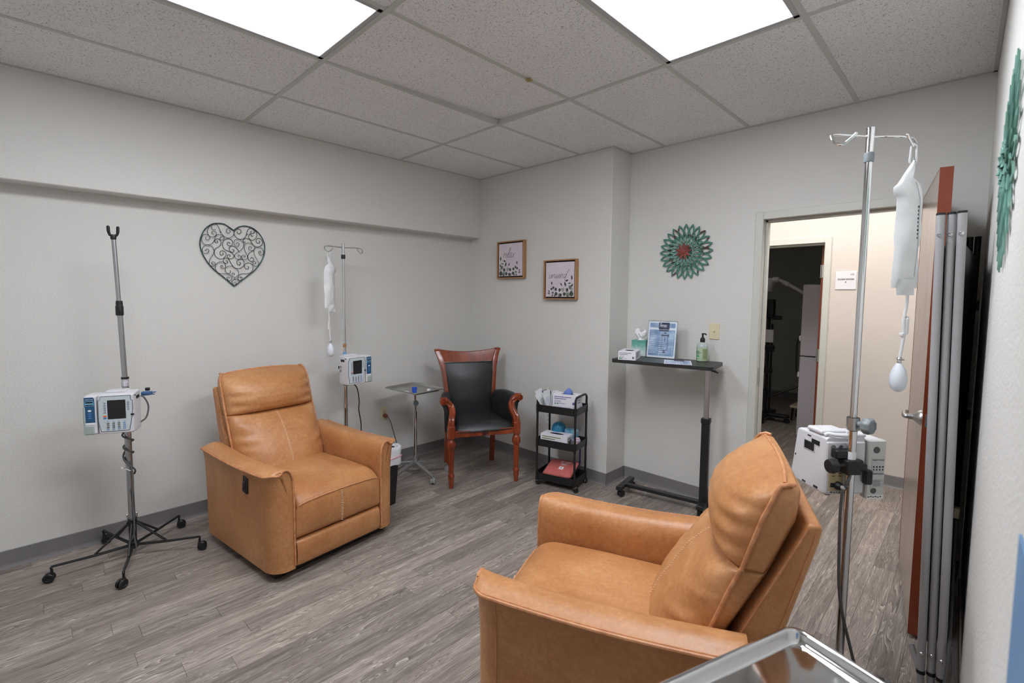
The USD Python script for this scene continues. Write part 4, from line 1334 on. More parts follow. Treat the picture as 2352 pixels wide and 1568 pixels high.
def tray_mesh(L, W, depth, rim):
    """rectangular tray with rounded corners and a rolled rim; top of the rim at z = 0."""
    def rr(l, w, r, n=7):
        out = []
        for cx, cy, a0 in ((l / 2 - r, w / 2 - r, 0), (-l / 2 + r, w / 2 - r, 90), (-l / 2 + r, -w / 2 + r, 180), (l / 2 - r, -w / 2 + r, 270)):
            for k in range(n):
                a = math.radians(a0 + 90 * k / (n - 1))
                out.append((cx + r * math.cos(a), cy + r * math.sin(a)))
        return np.array(out)
    prof = [(rim * .2, -.007), (0, -.0065), (-.0006, -.003), (.0008, -.0006), (.004, .0), (rim - .003, -.0006), (rim, -.0022), (rim + .002, -.006), (rim + .006, -depth * .6), (rim + .009, -depth + .006), (rim + .013, -depth + .0015), (rim + .018, -depth), (rim + .05, -depth)]
    S = []
    for ins, z in prof:
        S.append([(x, y, z) for x, y in rr(L - 2 * ins, W - 2 * ins, max(.004, .038 - ins * .6))])
    S = np.array(S)
    mb = MB().grid(S, closed_v=True)
    c = S[-1].mean(0)
    b = S.shape[1]
    mb.raw(np.vstack([c, S[-1]]), [(0, q + 1, (q + 1) % b + 1) for q in range(b)])
    und = S.copy()
    und[:, :, 2] -= .0012
    mb.grid(und[1:], closed_v=True)
    mb.raw(np.vstack([c - np.array([0, 0, .0012]), und[-1]]), [(0, (q + 1) % b + 1, q + 1) for q in range(b)])
    m = mb.mesh()
    return m


def tray_stand(name, loc, rz, label, zt, tray_off, tray_rz, L, W, depth, angles, legr, steel, tlabel):
    t = xf(name, loc, rz, label=label, cat='instrument stand')
    obj('lower_tube', MB().cyl((0, 0, .10), (0, 0, zt - .20), .0145, 18), CHROME, t)
    obj('upper_tube', MB().cyl((0, 0, zt - .25), (0, 0, zt - depth - .008), .0095, 18), CHROME, t)
    obj('tightening_knob', MB().lathe([(.006, 0), (.008, .010), (.020, .014), (.023, .020), (.023, .032), (.018, .037), (0, .038)], 24, R=rot(Z_, -30 - rz) @ rot(Y_, 90), t=(.012, 0, zt - .125), flute=(.012, .036, 7, .12)), GREYP, t)
    obj('collar', MB().cyl((0, 0, zt - .145), (0, 0, zt - .105), .0165, 18), CHROME, t)
    five_leg_base(t, legr, .105, CASTG, mat('caster_grey', srgb(150, 152, 152), rough=.45), angles, hub_r=.026, droop=.035)
    Rz = rot(Z_, tray_rz)
    fr = MB()
    o = np.array([tray_off[0], tray_off[1], zt - depth - .007])
    lp = [(L / 2 - .04, W / 2 - .05), (-L / 2 + .04, W / 2 - .05), (-L / 2 + .04, -W / 2 + .05), (L / 2 - .04, -W / 2 + .05)]
    pts = [o + Rz @ np.array([x, y, 0]) for x, y in lp]
    fr.tube(np.array(pts + [pts[0]]), .0045, 8)
    a, b = (pts[0] + pts[3]) / 2, (pts[1] + pts[2]) / 2
    fr.tube(np.array([a, (0, 0, zt - depth - .012), b]), .0055, 8)
    obj('tray_frame', fr, CHROME, t)
    m = tray_mesh(L, W, depth, .011)
    m.vertices = m.vertices @ Rz.T + np.array([tray_off[0], tray_off[1], zt])
    obj('tray', m, steel, t, smooth=50, label=tlabel)
    return t


TRAYST = mat('tray_steel', (.52, .515, .50), (.46, .455, .44), rough=.26, metal=1, scale=4, rough2=.34)
POLISH = mat('tray_polished', (.68, .685, .69), (.62, .625, .63), rough=.055, metal=1, scale=6, rough2=.10)
tray_stand('tray_stand', (.42, -1.25, 0), 0, 'stainless tray stand on a five-leg base beside the wooden armchair', .756, (-.02, .01), 5, .42, .33, .016, [-76 + 72 * k for k in range(5)], .275, TRAYST, 'grey stainless tray')
ZT2 = .75
tray_stand('tray_stand', (3.590, -2.55, 0), 0, 'polished stainless tray stand in the bottom right corner, closest to the camera', ZT2, (-.008, .0), 70, .47, .325, .024, [-100 + 72 * k for k in range(5)], .16, POLISH, 'polished stainless tray')

# small things on the far tray
zt = .756 - .016
t = obj('paper_cup', MB().lathe([(0, 0), (.0155, 0), (.0165, .001), (.0215, .042), (.0225, .043), (.0225, .045), (.0205, .045), (.0150, .003), (0, .003)], 24), mat('cup_blue', srgb(40, 84, 190), rough=.45), label='small blue paper cup on the far steel tray', cat='cup')
UsdGeom.Xformable(t).AddTranslateOp().Set(Gf.Vec3d(.532, -1.330, zt + .0005))
t = obj('paper_packet', MB().box((0, 0, .003), (.05, .034, .005), .001, R=rot(Z_, 25)), PAPER, label='flat white packet lying on the far steel tray', cat='packet')
UsdGeom.Xformable(t).AddTranslateOp().Set(Gf.Vec3d(.455, -1.365, zt + .0005))
t = obj('medicine_cap', MB().lathe([(0, 0), (.014, 0), (.015, .002), (.014, .018), (.012, .02), (0, .02)], 20), WHITEP, label='small white cap on the right edge of the far steel tray', cat='cap')
UsdGeom.Xformable(t).AddTranslateOp().Set(Gf.Vec3d(.555, -1.205, zt + .0005))
# ================================================================ WALL ART
def on_wall(name, loc, axis, label, cat, group=None):
    """thing on a wall: local x runs along the wall, z up, y out of the wall into the room (axis = world angle of local +x)."""
    return xf(name, loc, axis, label=label, cat=cat, group=group)


VERDI = mat('verdigris', srgb(52, 96, 92), srgb(38, 48, 48), rough=.55, metal=.3, scale=30, ramp=(.42, .6))
IRON = mat('dark_iron', srgb(58, 70, 72), srgb(44, 46, 48), rough=.5, metal=.5, scale=40)
HEART = [
    [(-111,166),(-120,158),(-133,166),(-134,185),(-117,200),(-99,193),(-87,167),(-75,138),(-53,116),(-26,115),(-2,136),(0,162),(-18,178),(-36,178),(-46,162),(-39,147),(-25,150),(-22,159),(-28,168)],
    [(25,168),(25,155),(37,149),(49,161),(46,177),(29,181),(12,170),(4,147),(14,126),(40,111),(68,120),(84,148),(90,175),(105,193),(126,193),(138,176),(128,160),(113,162),(111,171),(120,176)],
    [(-123,129),(-134,135),(-132,146),(-117,151),(-107,138),(-114,119),(-133,110),(-153,119),(-161,145),(-151,174),(-137,192)],
    [(128,143),(117,140),(114,149),(107,156),(98,138),(103,120),(120,112),(141,123),(153,147),(150,169),(138,187)],
    [(-169,109),(-172,96),(-165,86),(-152,93),(-147,107),(-158,122),(-176,124),(-192,110),(-197,85),(-186,61),(-163,54),(-137,65),(-121,88),(-114,114),(-97,130),(-78,130),(-62,119),(-64,101),(-76,94),(-87,102),(-83,113),(-72,113)],
    [(-105,90),(-99,85),(-102,74),(-113,76),(-115,91),(-101,102),(-86,95),(-79,74),(-90,51),(-112,35),(-122,9),(-116,-17),(-96,-34),(-70,-31),(-53,-11),(-51,9),(-65,21),(-82,19),(-89,4),(-81,-9),(-68,-1),(-69,8)],
    [(-177,12),(-172,23),(-161,26),(-155,14),(-165,-1),(-182,-4),(-194,8),(-193,29),(-179,48),(-157,53),(-135,44),(-125,16),(-134,-13),(-150,-39),(-157,-65),(-152,-84),(-135,-89),(-121,-77),(-123,-65),(-135,-58),(-142,-69),(-136,-78),(-131,-72)],
    [(-21,77),(-31,85),(-41,77),(-38,63),(-21,61),(-8,75),(-10,98),(-30,109),(-53,102),(-67,82),(-71,60),(-62,36),(-39,23),(-16,13),(-2,-4),(-7,-23),(-24,-30),(-40,-25),(-43,-9),(-33,-1),(-25,-9),(-29,-15)],
    [(12,76),(23,85),(33,76),(25,59),(9,61),(-1,81),(6,100),(24,109),(44,103),(60,86),(59,60),(45,36),(21,18),(3,0),(3,-19),(16,-31),(36,-28),(42,-12),(32,0),(23,-6),(27,-17)],
    [(-10,36),(1,33),(-3,20),(-19,17),(-29,31),(-27,49),(-8,60),(12,52),(25,35),(31,26)],
    [(59,-13),(68,-12),(68,-3),(54,-2),(45,-14),(53,-28),(71,-31),(85,-17),(80,5),(69,31),(65,56),(70,76),(91,89),(116,85),(133,66),(129,43),(111,36),(95,44),(96,61),(108,66),(113,55),(106,50)],
    [(74,98),(71,87),(64,94),(63,109),(78,121),(103,116),(116,95),(133,73),(158,66),(179,77),(191,97),(184,120),(166,129),(150,120),(148,101),(162,93),(173,103),(166,110)],
    [(171,21),(175,33),(167,38),(160,24),(170,8),(187,13),(194,36),(182,58),(157,64),(136,53),(127,31),(131,5),(146,-24),(158,-51),(150,-70),(132,-75),(119,-60),(123,-43),(137,-44),(138,-55),(129,-58)],
    [(106,-23),(113,-11),(125,-18),(126,-33),(112,-42),(95,-31),(89,-9),(96,14),(114,30),(132,43)],
    [(-72,-89),(-83,-79),(-88,-90),(-79,-100),(-62,-96),(-57,-79),(-68,-60),(-87,-56),(-110,-67),(-122,-95),(-115,-120),(-96,-136),(-67,-136),(-41,-139),(-25,-153),(-22,-171),(-35,-185),(-48,-178),(-52,-163),(-41,-159),(-37,-168)],
    [(-48,-47),(-54,-44),(-41,-51),(-45,-62),(-58,-63),(-69,-49),(-65,-34),(-50,-28),(-34,-36),(-22,-61),(-6,-86),(14,-96),(38,-93),(59,-75),(63,-48),(50,-30),(30,-32),(16,-47),(20,-66),(32,-71),(41,-57),(31,-50)],
    [(-33,-113),(-27,-122),(-36,-133),(-50,-132),(-60,-118),(-59,-99),(-42,-84),(-19,-83),(4,-94),(20,-112),(23,-133),(12,-152),(-1,-160),(-16,-153),(-19,-136),(-10,-128),(-3,-137),(-9,-143)],
    [(87,-77),(93,-84),(86,-96),(72,-95),(64,-78),(73,-59),(93,-52),(115,-62),(121,-83),(114,-110),(96,-126),(68,-131),(40,-134),(23,-151),(20,-172),(32,-181),(46,-169),(45,-156),(34,-156),(36,-164)],
    [(-9,-197),(3,-193),(6,-204),(-6,-214),(-19,-205),(-21,-188),(-9,-177),(8,-172),(25,-183)],
    [(0,169),(-24,186),(-56,205),(-95,207),(-133,196),(-169,165),(-193,121),(-205,77),(-205,35),(-194,-7),(-178,-41),(-158,-75),(-124,-115),(-87,-148),(-49,-182),(-7,-223),(35,-186),(78,-149),(121,-113),(157,-70),(184,-22),(200,29),(203,79),(191,124),(167,164),(136,191),(105,204),(71,207),(36,196),(0,169)]]

# wall at x = 0: local x -> world y; room side is world +x
t = xf('heart_wall_decoration', (.012, -2.477, 1.81), 0, label='open heart of scrolled dark metal wire on the left wall', cat='wall decoration')
outline = spline([(0, a / 1000, b / 1000) for a, b in HEART[-1]], 5)
outline = np.vstack([spline([(0, a / 1000, b / 1000) for a, b in HEART[-1][:16]], 5), spline([(0, a / 1000, b / 1000) for a, b in HEART[-1][15:]], 5)[1:]])
obj('heart_frame', MB().tube(outline, .0034, 8), VERDI, t, label='blue-green painted outline of the heart')
for k, sc in enumerate(HEART[:-1]):
    obj('scroll', MB().tube(spline([((-.004 if k % 2 else .003), a / 1000, b / 1000) for a, b in sc], 5), .0017, 6), IRON, t)
mb = MB()
for a, b in ((-.08, .15), (.09, .15), (.0, -.17)):
    mb.cyl((-.0115, a, b), (.0, a, b), .003, 6)
obj('hanger', mb, IRON, t)

TEAL = mat('teal_metal', srgb(74, 130, 114), srgb(84, 50, 44), rough=.5, metal=.15, scale=20, ramp=(.585, .62), detail=2)
TEAL2 = mat('teal_metal_plain', srgb(126, 174, 160), srgb(92, 142, 130), rough=.45, metal=.15, scale=20)
RUST = mat('rust_red', srgb(140, 66, 58), srgb(116, 54, 48), rough=.6, scale=26)


def leaf_poly(L, W, n=14):
    u = np.linspace(0, 1, n)
    w = W / 2 * np.sin(math.pi * u ** .9) ** .8
    return [(a, b) for a, b in zip(u * L, w)] + [(a, -b) for a, b in zip(u[::-1] * L, w[::-1])][1:-1]


def flower(name, loc, axis, R, label, centre_mat, cup, rings, solid_centre):
    """rings of open leaf-shaped petals; local frame x right, z up, -y out into the room."""
    t = on_wall(name, loc, axis, label, 'wall decoration')
    Rf = np.array([[1.0, 0, 0], [0, 0, -1.0], [0, 1.0, 0]])     # plane (a, b, depth) -> (x, -depth, z)
    for q, (n, r0, r1, wd, th, lift, tilt, as_parts, m) in enumerate(rings):
        allm = MB()
        for k in range(n):
            a = 2 * math.pi * (k + .5 * (q % 2)) / n + .03 * q
            L = (r1 - r0) * R
            outer = sg.Polygon(leaf_poly(L, wd * R))
            inner = sg.Polygon(leaf_poly(L * .78, wd * R * .58))
            inner = shapely_shift(inner, L * .06)
            pm = trimesh.creation.extrude_polygon(outer.difference(inner), th, engine='earcut')
            Rt = rot(Z_, math.degrees(a)) @ rot(Y_, -tilt)
            v = pm.vertices @ Rt.T + np.array([math.cos(a) * r0 * R, math.sin(a) * r0 * R, lift])
            pm.vertices = v @ Rf.T
            if as_parts:
                obj('petal', pm, m, t, smooth=False)
            else:
                allm.add(pm)
        if not as_parts:
            obj('inner_petals', allm, m, t, smooth=False, kind='stuff')
    mb = MB()
    lift = solid_centre[2]
    for n, rr, tl, lf in solid_centre[3]:
        for k in range(n):
            a = 2 * math.pi * k / n + lf
            P = []
            for u in np.linspace(0, 1, 7):
                w = rr * R * solid_centre[1] * math.sin(math.pi * min(.97, .12 + u * .85)) ** .7
                P.append([(u * rr * R, y * w, .004 * (1 - y * y) + .0) for y in (-1, -.5, 0, .5, 1)])
            P = np.array(P) @ (rot(Z_, math.degrees(a)) @ rot(Y_, -tl)).T + np.array([0, 0, lift + lf * .004])
            P = P @ Rf.T
            Q = P + np.array([0, .0012, 0])
            mb.grid(P).grid(Q[::-1])
    fl = obj('centre_flower', mb, centre_mat, t, smooth=50)
    obj('centre_button', MB().ball((0, -(lift + .006), 0), (.020 * R / .21, .006, .020 * R / .21)), centre_mat, fl)
    obj('mounting_plate', MB().lathe([(0, 0), (.05, 0), (.05, lift * .8), (0, lift * .8)], 20, R=rot(X_, 90)), TEAL, t)
    return t


def shapely_shift(p, dx):
    from shapely import affinity
    return affinity.translate(p, dx, 0)


flower('flower_wall_decoration', (2.178, -.004, 1.879), 0, .209, 'round teal openwork metal flower with a rust-red centre, left of the doorway', RUST, 0,
       [(24, .48, 1.0, .225, .003, .006, 2, True, TEAL), (22, .30, .74, .165, .003, .016, 7, True, TEAL), (18, .14, .54, .125, .003, .026, 10, False, TEAL2)],
       (0, .19, .040, [(9, .30, 6, .1)]))
flower('flower_wall_decoration', (wallx(-1.80) - .002, -1.80, 1.862), -90 + math.degrees(math.atan(-SC)) * -1, .265, 'teal metal flower seen edge-on on the right wall, close to the camera', TEAL2, 0,
       [(24, .40, 1.0, .20, .003, .002, .3, True, TEAL2), (20, .28, .80, .13, .003, .0055, .6, True, TEAL2), (18, .15, .55, .10, .003, .009, 1, False, TEAL2)],
       (0, .34, .0085, [(10, .24, 1.5, .1), (8, .17, 6, .5), (6, .10, 16, .9)]))

# framed prints -----------------------------------------------------------
OAK = mat('oak_frame', srgb(184, 140, 98), srgb(160, 116, 78), rough=.45, scale=30, stretch=(3, 3, .2))
CANVAS = mat('blush_canvas', srgb(224, 214, 222), srgb(218, 204, 216), rough=.7, scale=5, ramp=(.4, .62))
LEAFP = [mat('print_leaf_0', srgb(52, 60, 56), srgb(78, 88, 80), rough=.7, scale=70), mat('print_leaf_1', srgb(96, 106, 98), srgb(128, 138, 126), rough=.7, scale=70), mat('print_leaf_2', srgb(176, 180, 176), srgb(150, 156, 150), rough=.7, scale=70)]
GL = {'u': ([[(0, 1), (-.02, .3), (.12, 0), (.34, .25), (.52, 1)], [(.52, 1), (.5, .2), (.64, 0)]], .76),
      'n': ([[(0, 1), (-.03, 0)], [(0, .25), (.12, .7), (.30, 1), (.42, .85), (.40, .2), (.52, 0)]], .66),
      'w': ([[(0, 1), (0, .2), (.13, 0), (.30, .4), (.36, .95)], [(.36, .95), (.36, .25), (.50, 0), (.68, .45), (.72, 1)]], .86),
      'i': ([[(0, .95), (-.03, .2), (.10, 0), (.16, .06)], [(.06, 1.35), (.09, 1.42)]], .30),
      'd': ([[(.46, .72), (.30, .95), (.08, .7), (0, .2), (.14, 0), (.34, .22), (.50, .75), (.88, 2.05)], [(.50, .75), (.42, .1), (.38, -.75)]], .7),
      'r': ([[(0, 0), (.04, .95)], [(.02, .55), (.18, .92), (.36, .86)]], .44),
      'e': ([[(0, .42), (.28, .56), (.32, .88), (.16, 1), (.02, .6), (.05, .15), (.2, 0), (.42, .18)]], .46),
      'l': ([[(0, .25), (.30, 1.2), (.42, 1.95), (.28, 2.0), (.12, 1.1), (.06, .2), (.2, -.03), (.32, .1)]], .40),
      'a': ([[(.42, .85), (.22, .98), (.03, .6), (.05, .1), (.2, .02), (.38, .5), (.44, .95)], [(.44, .95), (.41, .2), (.54, 0)]], .64),
      'x': ([[(0, .95), (.2, .6), (.3, .1), (.46, 0)], [(.50, 1), (.2, .42), (-.12, -.1)]], .52),
      'I': ([[(.0, 0), (.12, 1.8)], [(-.1, 0), (.14, 0)], [(.0, 1.8), (.28, 1.8)]], .42), '.': ([[(0, 0), (.04, .05)]], .2),
      'V': ([[(0, 1.8), (.1, 0), (.1, 0), (.6, 1.85)]], .62), ' ': ([], .45), 'T': ([[(0, 1.75), (.8, 1.9)], [(.42, 1.8), (.25, 0)]], .62),
      'h': ([[(.1, 1.9), (0, 0)], [(.02, .3), (.18, .85), (.32, .85), (.3, .2), (.42, 0)]], .5), 'o': ([[(.25, .95), (.03, .6), (.08, .05), (.3, .1), (.38, .6), (.22, .95)]], .48),
      'p': ([[(.04, .95), (-.08, -.8)], [(0, .5), (.2, .95), (.36, .6), (.2, .05), (0, .15)]], .48), 'y': ([[(0, .95), (.06, .3), (.2, .2), (.38, .9)], [(.38, .9), (.25, -.3), (.05, -.8), (-.08, -.6)]], .46)}


def script_text(mb, s, size, origin, slant=.18, r=.0014, out=(0, -1, 0), right=(1, 0, 0), wide=1.0):
    out, right = np.array(out, float), np.array(right, float)
    x = 0
    for ch in s:
        strokes, adv = GL[ch]
        for st in strokes:
            q = spline([(x + a + slant * b, b) for a, b in st], 6)
            mb.tube(np.array(origin) + np.outer(q[:, 0] * size * wide, right) + np.outer(q[:, 1] * size, (0, 0, 1)), r, 5)
        x += adv
    return x * size


def framed_print(loc, W, Hh, word, size, at, mirror, label):
    t = on_wall('framed_print', loc, 0, label, 'picture', 'small framed botanical prints')
    fw, dp = .010, .040
    for s in (-1, 1):
        obj('frame_side', MB().box2((s * W / 2 - (fw if s > 0 else 0), -dp, -Hh / 2), (s * W / 2 + (fw if s < 0 else 0), 0, Hh / 2), .001), OAK, t, smooth=False)
        obj('frame_side', MB().box2((-W / 2 + fw, -dp, s * Hh / 2 - (fw if s > 0 else 0)), (W / 2 - fw, -.0, s * Hh / 2 + (fw if s < 0 else 0)), .001), OAK, t, smooth=False)
    obj('backing', MB().box2((-W / 2 + fw, -.012, -Hh / 2 + fw), (W / 2 - fw, -.001, Hh / 2 - fw)), mat('shadow_gap', (.03, .025, .02), rough=.8), t, smooth=False)
    cw, ch = W - .044, Hh - .044
    c = obj('canvas', MB().box2((-cw / 2, -.032, -ch / 2), (cw / 2, -.0121, ch / 2), .001), CANVAS, t, smooth=False)
    mb = MB()
    script_text(mb, word, size, (at[0], -.0322, at[1]), wide=1.38)
    obj('lettering', mb, INK, c)
    rp = random.Random(5)
    lv = [MB(), MB(), MB()]
    cnt = [0]
    Rf = np.array([[1.0, 0, 0], [0, 0, -1.0], [0, 1.0, 0]])

    def leaf(x, z, L, Wd, ang, k):
        if mirror:
            x, ang = -x, 180 - ang
        pts = np.array(leaf_poly(L, Wd, 9))
        a = math.radians(ang)
        q = pts @ np.array([[math.cos(a), math.sin(a)], [-math.sin(a), math.cos(a)]]) + np.array([x, z])
        poly = sg.Polygon(q).intersection(sg.box(-cw / 2, -ch / 2, cw / 2, ch / 2))
        if not poly.is_empty and poly.area > 1e-7:
            cnt[0] += 1
            lv[k].prism(poly, .0003 + .00003 * cnt[0], Rf, (0, -.0319, 0))
    hw, hh = cw / 2, ch / 2
    # (drawn for the sprig that is heavy at the right; mirrored for the other print)
    for x, z, L, Wd, a, k in ((.43, -.02, .042, .017, 98, 0), (.20, -.05, .034, .016, 18, 0), (.22, -.205, .044, .019, 108, 0), (.29, -.12, .036, .010, 8, 0), (.09, -.185, .034, .012, 128, 0),
                              (-.28, -.055, .028, .016, 270, 0), (-.235, -.275, .026, .022, 70, 0), (-.29, -.31, .024, .022, 90, 0), (-.13, -.335, .032, .026, 95, 0), (.01, -.355, .032, .024, 95, 0), (.04, -.28, .030, .014, 10, 1),
                              (.25, -.36, .036, .028, 75, 0), (.40, -.29, .042, .032, 120, 1), (.40, -.21, .030, .018, 50, 0), (.33, -.36, .036, .026, 200, 2), (.10, -.36, .040, .030, 70, 2), (.20, -.40, .034, .026, 10, 2),
                              (-.24, -.41, .020, .020, 90, 0), (-.34, -.405, .028, .018, 165, 1), (-.36, -.36, .022, .010, 125, 0), (-.13, -.47, .034, .032, 80, 0), (-.02, -.50, .034, .032, 60, 1), (.06, -.49, .030, .026, 110, 0),
                              (.18, -.475, .034, .030, 100, 0), (.28, -.51, .040, .036, 80, 1), (.42, -.49, .050, .042, 95, 0), (.45, -.34, .032, .026, 100, 2), (-.27, -.49, .024, .012, 60, 0), (-.19, -.49, .022, .012, 50, 0)):
        leaf(x * cw * 1.0, z * ch, L, Wd, a, k)
    for k in range(3):
        obj('leaf_print', lv[k], LEAFP[k], c, smooth=False, kind='stuff')
    mb = MB()
    m_ = -1 if mirror else 1
    for st in ([(.47, -.30), (.46, -.16), (.42, -.06), (.34, -.015)], [(.10, -.44), (-.08, -.40), (-.20, -.33), (-.27, -.2), (-.28, -.12)], [(.25, -.26), (.14, -.24), (.07, -.17)], [(.45, -.34), (.34, -.40), (.22, -.42), (.08, -.41)]):
        mb.tube(spline([(m_ * a * cw, -.0321, b * ch) for a, b in st], 5), .0007, 4)
    obj('stem_print', mb, LEAFP[0], c)
    return t


framed_print((.612, YB1 - .001, 1.878), .352, .350, 'relax', .042, (-.092, .022), True, "small oak-framed print reading 'relax', the left and higher of the two")
framed_print((1.206, YB1 - .001, 1.680), .352, .340, 'unwind', .036, (-.120, .012), False, "small oak-framed print reading 'unwind', the right and lower of the two")

# switch, outlets, sign ------------------------------------------------------
t = on_wall('light_switch', (2.412, -.0005, 1.288), 0, 'cream toggle light switch on the wall above the table', 'light switch')
obj('plate', MB().box((0, -.003, 0), (.073, .006, .118), .0025), CREAM, t, smooth=False)
obj('toggle', MB().box((0, -.010, .004), (.010, .014, .018), .002, R=rot(X_, 25)).box((0, -.0062, 0), (.014, .001, .028)), CREAM, t, smooth=False)
for s in (-1, 1):
    obj('screw', MB().lathe([(0, 0), (.003, 0), (.003, .0012), (0, .0016)], 10, R=rot(X_, 90), t=(0, -.006, s * .030)), mat('screw_cream', srgb(196, 184, 152), rough=.4), t)


def outlet(loc, axis, label, m, ports=True):
    t = on_wall('wall_outlet', loc, axis, label, 'wall outlet')
    obj('plate', MB().box((0, -.003, 0), (.071, .006, .116), .0025), m, t, smooth=False)
    for s in (-1, 1):
        k = obj('socket', MB().rbox((0, -.006, s * .0195), (.034, .004, .028), .0018), m, t)
        obj('slots', MB().box((-.0065, -.0082, s * .0195 + .003), (.0022, .001, .009)).box((.0065, -.0082, s * .0195 + .003), (.0022, .001, .008)).box((0, -.0082, s * .0195 - .007), (.005, .001, .005)), INK, k, smooth=False)
    return t


outlet((.0005, -1.302, .475), 90, 'cream wall outlet with a brown plug, left of the far tray stand', CREAM)
t = xf('plug_and_cord', (.0, -1.302, .455), 90, label='grey cord with a round brown plug in the cream outlet', cat='power cord')
obj('plug', MB().lathe([(.016, 0), (.019, .004), (.019, .02), (.014, .03), (.010, .05), (.006, .056)], 20, R=rot(X_, 90), t=(.004, -.0095, .0)), mat('plug_brown', srgb(122, 78, 50), rough=.45), t)
obj('cord', MB().tube(spline([(.004, -.062, 0), (.020, -.085, -.05), (.055, -.09, -.18), (.10, -.085, -.32), (.135, -.09, -.42), (.14, -.12, -.447), (.10, -.16, -.449), (.03, -.19, -.449), (-.06, -.20, -.449)], 8), .0042, 8), CORDG, t)
outlet((1.076, YB1 - .0005, .452), 0, 'white wall outlet partly hidden behind the black trolley', WHITEP)

t = on_wall('room_sign', (2.964, YH - .0005, 1.690), 0, "square white room sign reading 'EXAM ROOM 8' beside the far doorway", 'sign')
obj('plate', MB().box((0, -.003, 0), (.148, .006, .152), .0015), mat('sign_white', srgb(232, 230, 236), rough=.3), t, smooth=False)
RS = np.array([[1.0, 0, 0], [0, 0, -1.0], [0, 1.0, 0]])
mb = MB().text('EXAM ROOM', .0135, RS, (0, -.0058, .010), .0012, True).text('8', .0125, RS, (0, -.0058, -.014), .0012, True)
obj('lettering', mb, INK, t, smooth=False)
mb = MB().text('R', .016, RS, (.050, -.0058, .050), .001, False).box((.034, -.0062, .050), (.010, .001, .0022)).box((.034, -.0062, .050), (.0022, .001, .010))
obj('emblem', mb, INK, t, smooth=False)
mb = MB()
for k in range(8):
    mb.ball((-.035 + k * .010, -.006, -.040 + .003 * (k % 2)), .0014, 1)
obj('braille_dots', mb, mat('sign_white', srgb(232, 230, 236)), t, kind='stuff')

# ================================================================ OVERBED TABLE AND WHAT STANDS ON IT
TB = (2.180, -.275, 0)
TR = 9.4
TZ = 1.075
t = xf('overbed_table', TB, TR, label='black overbed table with a narrow top on one column beside the doorway', cat='table')
pl = sg.box(-.356 + .03, -.17 + .03, .356 - .03, .17 - .03).buffer(.03, 6)
obj('tabletop', MB().prism(pl, .024, t=(0, 0, TZ - .024)), mat('black_laminate', (.020, .020, .021), rough=.42, bump=.1, bscale=500, bdist=.0005), t, smooth=30)
cy = .03
obj('top_bracket', MB().box2((.03, cy - .03, TZ - .045), (.33, cy + .03, TZ - .0245), .002), BLACKM, t, smooth=False)
obj('inner_column', MB().box2((.268, cy - .015, .62), (.302, cy + .015, TZ - .045), .004), BRUSHED, t, smooth=False)
obj('outer_column', MB().box2((.258, cy - .022, .075), (.310, cy + .022, .655), .003), BLACKM, t, smooth=False)
obj('column_collar', MB().box2((.254, cy - .026, .650), (.314, cy + .026, .685), .003), BLACKP, t, smooth=False)
lv = MB().box((.348, -.06, TZ - .040), (.05, .028, .010), .003, R=rot(Y_, 18)).box((.335, -.06, TZ - .034), (.02, .02, .018), .003)
obj('release_lever', lv, BLACKP, t, smooth=False)
obj('base_bar', MB().box2((-.285, cy - .02, .058), (.27, cy + .02, .083), .002), BLACKM, t, smooth=False)
for x, ya, yb in ((-.305, -.085, .19), (.285, -.085, .175)):
    f = obj('foot', MB().box2((x - .022, ya, .056), (x + .022, yb, .085), .002), BLACKM, t, smooth=False)
    for y in (ya + .028, yb - .028):
        caster(t, (x, y, 0), .0265, .02, BLACKP, .0, 60 if x < 0 else 100, BLACKP)


def on_table(name, p, rz, label, cat, group=None):
    return xf(name, (p[0], p[1], p[2]), rz, label=label, cat=cat, group=group)


GLOVEW = mat('carton_white', srgb(232, 230, 238), rough=.5)
PURP = mat('print_violet', srgb(92, 86, 150), rough=.5)


def print_lines(mb, x0, x1, z, n, dz, h, axis, at, seed, vary=.4):
    r = random.Random(seed)
    for k in range(n):
        w = (x1 - x0) * (1 - vary * r.random())
        c = [(x0 + w / 2), at, z - k * dz] if axis == 'x' else [at, (x0 + w / 2), z - k * dz]
        s = [w, .0006, h] if axis == 'x' else [.0006, w, h]
        mb.box(c, s)


